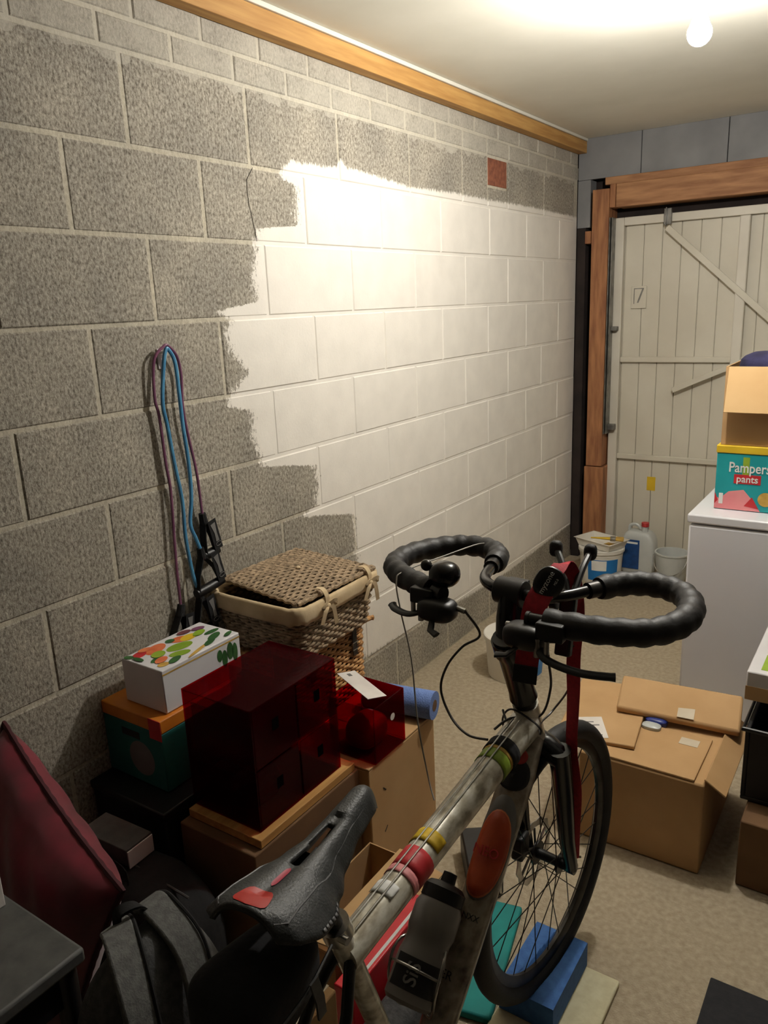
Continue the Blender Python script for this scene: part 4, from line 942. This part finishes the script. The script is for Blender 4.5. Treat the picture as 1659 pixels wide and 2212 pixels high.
# cardboard box by the hamper with red tray and paper roll on it
tc_ = thing('tall_box', 'plain kraft cardboard box carrying the small red drawer', 'cardboard box', (.46, .23, 0))
obj('body', bx(.312, .605, .055, .412, .001, .385), 'kraft', tc_, bev=.004)
obj('top_flap', bx(.314, .605, .234, .412, .3855, .392), 'kraft', tc_, bev=.002)
obj('top_flap', bx(.314, .605, .055, .232, .3855, .392), 'kraft', tc_, bev=.002)
obj('marking', MB().prism([(.6055, .12, .30), (.6055, .135, .285), (.6055, .132, .283), (.6055, .12, .295)], (.0005, 0, 0)).prism([(.6055, .12, .15), (.6055, .135, .165), (.6055, .132, .167), (.6055, .118, .153)], (.0005, 0, 0)), 'print_black', tc_)
def acryl_box(parent, x0, x1, y0, y1, z0, z1, t, top=True, front=True, mat='acrylic_red'):
    obj('base_panel', bx(x0, x1, y0, y1, z0, z0 + t), mat, parent)
    if top: obj('top_panel', bx(x0, x1, y0, y1, z1 - t, z1), mat, parent)
    z2 = z1 - t if top else z1
    obj('back_panel', bx(x0, x0 + t, y0, y1, z0 + t, z2), mat, parent)
    obj('side_panel', bx(x0 + t, x1, y0, y0 + t, z0 + t, z2), mat, parent); obj('side_panel', bx(x0 + t, x1, y1 - t, y1, z0 + t, z2), mat, parent)
    if front: obj('front_panel', bx(x1 - t, x1, y0 + t, y1 - t, z0 + t, z2), mat, parent)
rd = thing('acrylic_bin', 'small open red acrylic bin on the kraft box with a white tag', 'bin', (.53, .16, .394))
acryl_box(rd, .452, .610, .082, .238, .3935, .562, .004, top=False)
obj('finger_hole', MB().lathe([(.0001, 0), (.011, 0)], (.6108, .175, .50), 16, T=Matrix.Rotation(PI / 2, 4, 'Y')), 'paper', rd)
single('leather_pouch', rbox(.10, .13, .09, 3, 20, 11, f=lambda q: Vector((.528 + q.x, .16 + q.y, .444 + q.z))), 'burgundy', 'dark red soft pouch inside the small open red drawer', 'pouch', (.528, .16, .398))
T = frame_at((.497, .185, .5665), (.165, -.085, .005), (.05, .1, 1))
sw = single('swing_tag', bx(-.10, .10, -.030, .030, 0, .0014, T=T), 'paper', 'white cardboard swing tag lying across the small red drawer', 'tag', (.497, .185, .5665))
m = MB(); m.box(-.085, -.066, -.006, .006, .0015, .0018, T=T); obj('punch_hole', m, 'print_grey', sw)
rl = thing('paper_roll', 'blue paper towel roll lying at the far end of the kraft box', 'paper roll', (.55, .375, .392))
ax0, ax1 = Vector((.40, .345, .437)), Vector((.625, .385, .437))
obj('roll', MB().tube([ax0, ax1], .044, 28), 'paper_blue', rl)
obj('core', MB().tube([ax1, ax1 + (ax1 - ax0).normalized() * .001], .018, 18), 'kraft_dark', rl)
# drawers
ub = thing('support_box', 'dark cardboard box under the red acrylic drawer unit', 'cardboard box', (.44, -.16, 0))
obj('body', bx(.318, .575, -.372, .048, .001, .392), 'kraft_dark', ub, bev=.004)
obj('tape_strip', bx(.5752, .576, -.372, .048, .19, .235), 'kraft_edge', ub)
single('wooden_board', bx(.325, .572, -.345, .035, .3935, .4165), 'pine', 'orange pine board under the red acrylic drawer unit', 'board', (.45, -.16, .3935), bev=.002)
du = thing('acrylic_chest', 'dark red transparent acrylic unit of four drawers beside the saddle', 'drawer unit', (.435, -.16, .417))
x0, x1, y0, y1, z0, z1 = .322, .552, -.322, .0, .4175, .742
acryl_box(du, x0, x1, y0, y1, z0, z1, .004, front=False)
ym, zm = (y0 + y1) / 2, (z0 + z1) / 2
obj('divider', bx(x0 + .004, x1 - .004, y0 + .004, y1 - .004, zm - .002, zm + .002), 'acrylic_red', du)
obj('divider', bx(x0 + .004, x1 - .004, ym - .002, ym + .002, z0 + .004, zm - .002), 'acrylic_red', du)
obj('divider', bx(x0 + .004, x1 - .004, ym - .002, ym + .002, zm + .002, z1 - .004), 'acrylic_red', du)
for (ya, yc) in ((y0 + .006, ym - .004), (ym + .004, y1 - .006)):
    for (za, zc) in ((z0 + .006, zm - .004), (zm + .004, z1 - .006)):
        d_ = obj('drawer', bx(x1 - .004, x1 + .001, ya, yc, za, zc), 'acrylic_red', du)
        obj('drawer_tray', MB().box(x0 + .02, x1 - .005, ya + .002, yc - .002, za + .001, za + .004).box(x0 + .02, x1 - .005, ya + .002, ya + .005, za + .004, zc - .03).box(x0 + .02, x1 - .005, yc - .005, yc - .002, za + .004, zc - .03), 'acrylic_red', d_)
        obj('finger_hole', bx(x1 + .001, x1 + .0018, (ya + yc) / 2 - .012, (ya + yc) / 2 + .010, (za + zc) / 2 - .002, (za + zc) / 2 + .028), 'hole_black', d_)  # flat black plate, the shade inside the hole put into its colour
single('folded_cloth', rbox(.17, .13, .09, 4, 24, 13, f=lambda q: Vector((.432 + q.x, -.243 + q.y, .478 + q.z))), 'fabric_black', 'dark folded cloth inside the lower left red drawer', 'cloth', (.432, -.243, .433))
# fruit carton on nappy carton on black box
blb = thing('black_box', 'black storage box against the wall under the shaded nappy carton', 'storage box', (.15, -.2, 0))
obj('body', bx(.006, .295, -.40, -.02, .001, .40), 'crate_black', blb, bev=.006); obj('lid', bx(.003, .30, -.405, -.015, .401, .424), 'plastic_black', blb, bev=.004)
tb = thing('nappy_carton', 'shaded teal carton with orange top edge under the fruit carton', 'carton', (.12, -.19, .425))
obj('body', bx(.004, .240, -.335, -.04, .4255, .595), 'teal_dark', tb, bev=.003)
obj('top_band', bx(.003, .241, -.336, -.039, .595, .632), 'orange_print', tb, bev=.003)
obj('corner_patch', bx(.195, .2415, -.3368, -.3358, .575, .632), 'red_print', tb)
obj('print_patch', MB().lathe([(.0001, 0), (.05, 0)], (.15, -.3356, .50), 24, T=Matrix.Rotation(PI / 2, 4, 'X')), 'print_grey', tb)
obj('carry_slot', bx(.08, .15, -.3362, -.3352, .555, .575), 'print_black', tb)
fc = thing('fruit_carton', 'white carton printed with sliced fruit and leaves near the wall', 'carton', (.14, -.15, .6335))
fx0, fx1, fy0, fy1, fz0, fz1 = .068, .228, -.30, -.02, .6335, .755
obj('body', bx(fx0, fx1, fy0, fy1, fz0, fz1), 'carton_white', fc, bev=.003)
def disc(cx, cy, rx, ry, z, mat, rot=0, name='fruit_print'):
    m = MB(); n = 20; m.add([(cx + rx * math.cos(2 * PI * k / n) * math.cos(rot) - ry * math.sin(2 * PI * k / n) * math.sin(rot), cy + rx * math.cos(2 * PI * k / n) * math.sin(rot) + ry * math.sin(2 * PI * k / n) * math.cos(rot), z) for k in range(n)], [tuple(range(n))])
    return obj(name, m, mat, fc)
zt = fz1 + .0004
for (a, q) in (((.105, -.215, .022, .038), 'melon_print'), ((.095, -.262, .016, .024), 'red_print'), ((.150, -.17, .022, .040), 'lime_print'), ((.115, -.135, .020, .030), 'melon_print'), ((.125, -.115, .018, .028), 'yellow'), ((.185, -.20, .016, .030), 'lime_print'), ((.16, -.26, .010, .020), 'green_leaf'), ((.20, -.27, .012, .016), 'ochre'), ((.185, -.075, .013, .030), 'green_leaf'), ((.155, -.055, .010, .026), 'green_leaf'), ((.085, -.288, .014, .010), 'green_leaf'), ((.10, -.16, .012, .014), 'green_leaf'), ((.215, -.16, .006, .05), 'ochre'), ((.085, -.235, .012, .020), 'melon_print'), ((.14, -.235, .018, .022), 'lime_print'), ((.175, -.255, .014, .022), 'melon_print'), ((.205, -.235, .012, .024), 'green_leaf'), ((.13, -.08, .014, .024), 'lime_print'), ((.09, -.10, .012, .022), 'burgundy'), ((.105, -.06, .012, .020), 'band_purple'), ((.205, -.11, .010, .026), 'green_leaf'), ((.21, -.045, .008, .018), 'green_leaf'), ((.12, -.285, .02, .008), 'green_leaf')):
    disc(*a, zt, q, rot=random.uniform(-.4, .4)); zt += .00012
obj('gold_line', bx(fx1 + .0002, fx1 + .0006, fy0, fy1, fz1 - .014, fz1 - .010), 'ochre', fc)
for (cy, cz, ry, rz_) in ((-.06, .715, .012, .026), (-.082, .70, .010, .026), (-.042, .705, .010, .028), (-.10, .715, .010, .018)):
    n = 14; obj('leaf_print', MB().add([(fx1 + .0007, cy + ry * math.cos(2 * PI * k / n), cz + rz_ * math.sin(2 * PI * k / n)) for k in range(n)], [tuple(range(n))]), 'green_leaf', fc)
# things in the dark in front
hb_ = thing('holdall', 'slumped black holdall on the floor between cushion and drawers', 'bag', (.29, -.51, 0))
obj('body', rbox(.50, .21, .36, 3.6, 32, 17, f=lambda q: Vector((.30 + q.x, -.515 + q.y, .181 + q.z + .01 * math.sin(q.x * 22)))), 'fabric_black', hb_)
obj('zip', MB().tube([(.10, -.515, .352), (.30, -.515, .362), (.50, -.515, .352)], .003, 6), 'plastic_slate', hb_)
obj('handle', MB().ribbon(bez([(.20, -.60, .30), (.22, -.56, .37), (.34, -.56, .375), (.38, -.60, .30)], 5), (0, .3, 1), .022, .003), 'fabric_black', hb_)
T = Matrix.Translation((.235, -.50, .372)) @ Matrix.Rotation(.05, 4, 'Z')
gb = thing('grey_carton', 'small grey carton with an open end lying on the black holdall', 'carton', (.235, -.5, .37))
obj('body', bx(-.082, .082, -.04, .04, 0, .045, T=T), 'plastic_slate', gb, bev=.002)
obj('end_flap', bx(.083, .086, -.038, .038, -.005, .04, T=T), 'carton_white', gb)
# small open cardboard box and kraft pieces under the bike
sb_ = thing('flat_carton', 'low open kraft carton on the floor beside the top tube', 'cardboard box', (.72, -.16, 0))
for a in ((.622, .626, -.35, .02, .001, .19), (.776, .78, -.35, .02, .001, .19), (.626, .776, -.35, -.346, .001, .19), (.626, .776, .016, .02, .001, .19), (.626, .776, -.346, .016, .001, .005)): obj('side_panel', bx(*a), 'kraft', sb_)
T = frame_at((.623, -.35, .191), (0, 1, 0), (1, 0, -.35))
obj('flap', bx(0, .37, -.10, .0, -.002, .002, T=frame_at((.722, -.35, .207), (0, 1, 0), (-.15, 0, 1))), 'kraft_pale', sb_)
obj('flap', bx(.0, .37, -.078, .0, -.002, .002, T=frame_at((.779, -.35, .196), (0, 1, 0), (.15, 0, 1))), 'kraft', sb_)
kb = thing('kraft_box', 'kraft box standing behind the saddle bag at the picture bottom', 'cardboard box', (.94, -.66, 0))
obj('body', bx(.897, .967, -.86, -.57, .001, .40), 'kraft', kb, bev=.003)
obj('tape_strip', bx(.915, .95, -.86, -.57, .4002, .401), 'tape', kb)
rb2 = thing('red_box', 'flat red box with a white stripe standing under the top tube', 'box', (.89, -.30, 0))
obj('body', bx(.866, .916, -.46, -.15, .001, .262), 'box_red', rb2, bev=.003)
obj('stripe', bx(.9005, .908, -.44, -.17, .2622, .2628), 'print_white', rb2)
gp = thing('grey_pannier', 'limp grey fabric pannier on the floor behind the drink bottle', 'bag', (.975, -.36, 0))
obj('body', rbox(.105, .30, .20, 3.6, 28, 15, f=lambda q: Vector((.975 + q.x + .006 * math.sin(q.y * 40), -.405 + q.y, .101 + q.z + .008 * math.sin(q.y * 25)))), 'fabric_grey', gp)
obj('flap_strap', MB().ribbon([(1.031, -.40, .18), (1.034, -.40, .12), (1.031, -.40, .05)], (0, 1, 0), .025, .003), 'fabric_black', gp)
# cushion
A, Bc, Cc = Vector((.11, -.655, .755)), Vector((.605, -.742, .587)), Vector((.545, -.785, .36))
e1 = (A - Bc); L1 = e1.length; e1.normalize(); e2 = (Cc - Bc); e2 = (e2 - e1 * e2.dot(e1)).normalized(); nrm = e1.cross(e2).normalized()
nrm = -nrm if nrm.y > 0 else nrm
S = L1 * 1.0; S2 = .46
def cush(sgn):
    def fn(u, v):
        a, b_ = u * 2 - 1, v * 2 - 1
        px = a * (1 - .07 * (1 - b_ * b_) * abs(a)); py = b_ * (1 - .07 * (1 - a * a) * abs(b_))
        th = .075 * (max(0, (1 - a ** 4)) * max(0, (1 - b_ ** 4))) ** .55 + .003 * math.sin(a * 14 + b_ * 9) * (1 - a * a)
        return Bc + e1 * ((px + 1) / 2 * S) + e2 * ((py + 1) / 2 * S2) + nrm * (sgn * th)
    return fn
cu = thing('cushion', 'burgundy satin cushion with corded seam leaning at the left edge', 'cushion', (.3, -.72, 0))
obj('front_cover', MB().surf(cush(1), 33, 33), 'burgundy', cu, ang=80); obj('back_cover', MB().surf(cush(-1), 33, 33), 'burgundy', cu, ang=80)
edge = [cush(0)(k / 32, 0) for k in range(32)] + [cush(0)(1, k / 32) for k in range(32)] + [cush(0)(1 - k / 32, 1) for k in range(32)] + [cush(0)(0, 1 - k / 32) for k in range(32)]
obj('seam_cord', MB().tube(edge, [.0055 + .0015 * (k % 2) for k in range(len(edge))], 7, closed=True), 'burgundy_cord', cu)
# slate stool with little carton
stl = thing('slate_stool', 'dark grey plastic stool top in the bottom left corner', 'stool', (.45, -1.07, 0))
obj('seat', bx(.20, .672, -1.27, -.872, .572, .60), 'plastic_slate', stl, bev=.006)
obj('apron', MB().box(.22, .655, -.892, -.888, .50, .572).box(.65, .655, -1.25, -.892, .50, .572), 'plastic_black', stl)
for (x, y) in ((.22, -1.25), (.22, -.90), (.645, -1.25), (.645, -.90)): obj('leg', MB().tube([(x, y, .572), (x, y, .001)], [.02, .016], 12), 'plastic_black', stl)
ct = thing('picture_carton', 'small pale carton with orange picture on the grey stool', 'carton', (.39, -.94, .6))
obj('body', bx(.31, .462, -.99, -.888, .6005, .672), 'paper', ct, bev=.002)
obj('picture', bx(.4622, .4628, -.985, -.905, .612, .655), 'orange_print', ct)
# backpack
bp_ = thing('backpack', 'grey backpack with pale shoulder straps slumped below the saddle', 'backpack', (.78, -.86, 0))
def bpf(q):
    k = 1 - .25 * max(0, q.z / .3) ** 2
    return Vector((.79 + q.x * k + q.z * -.05, -.83 + q.y * k, .325 + q.z + .012 * math.sin(q.x * 25 + q.y * 14)))
obj('body', rbox(.17, .30, .64, 3.4, 36, 23, f=bpf), 'fabric_grey', bp_)
for off in (-.055, .055):
    pts = bez([(.715, -.805 + off * .6, .635), (.775, -.83 + off * .7, .665), (.850, -.85 + off, .615), (.883, -.865 + off, .49), (.887, -.885 + off, .33), (.877, -.895 + off, .15)], 6)
    st_ = obj('shoulder_strap', MB().ribbon(pts, (0, 1, 0), .052, .012), 'fabric_strap', bp_, bev=.004)
    obj('edge_binding', MB().tube([p + Vector((.006, .027, .006)) for p in pts], .003, 6), 'fabric_black', st_)
obj('grab_loop', MB().ribbon(bez([(.735, -.845, .645), (.735, -.84, .675), (.755, -.815, .68), (.755, -.795, .647)], 5), (1, 0, 0), .02, .004), 'fabric_black', bp_)

# black unit with ridged bright end, standing on the floor left of the down tube
fp = thing('foot_pump', 'black unit with a ridged silver end behind the top tube', 'pump', (.84, .27, 0))
T = Matrix.Translation((.84, .27, .001)) @ Matrix.Rotation(.62, 4, 'Z')
obj('body', bx(-.05, .05, -.09, .10, 0, .085, T=T), 'plastic_black', fp, bev=.006)
for k in range(9): obj('ridge', bx(-.042 + k * .010, -.037 + k * .010, -.097, -.089, .01, .078, T=T), 'steel', fp)
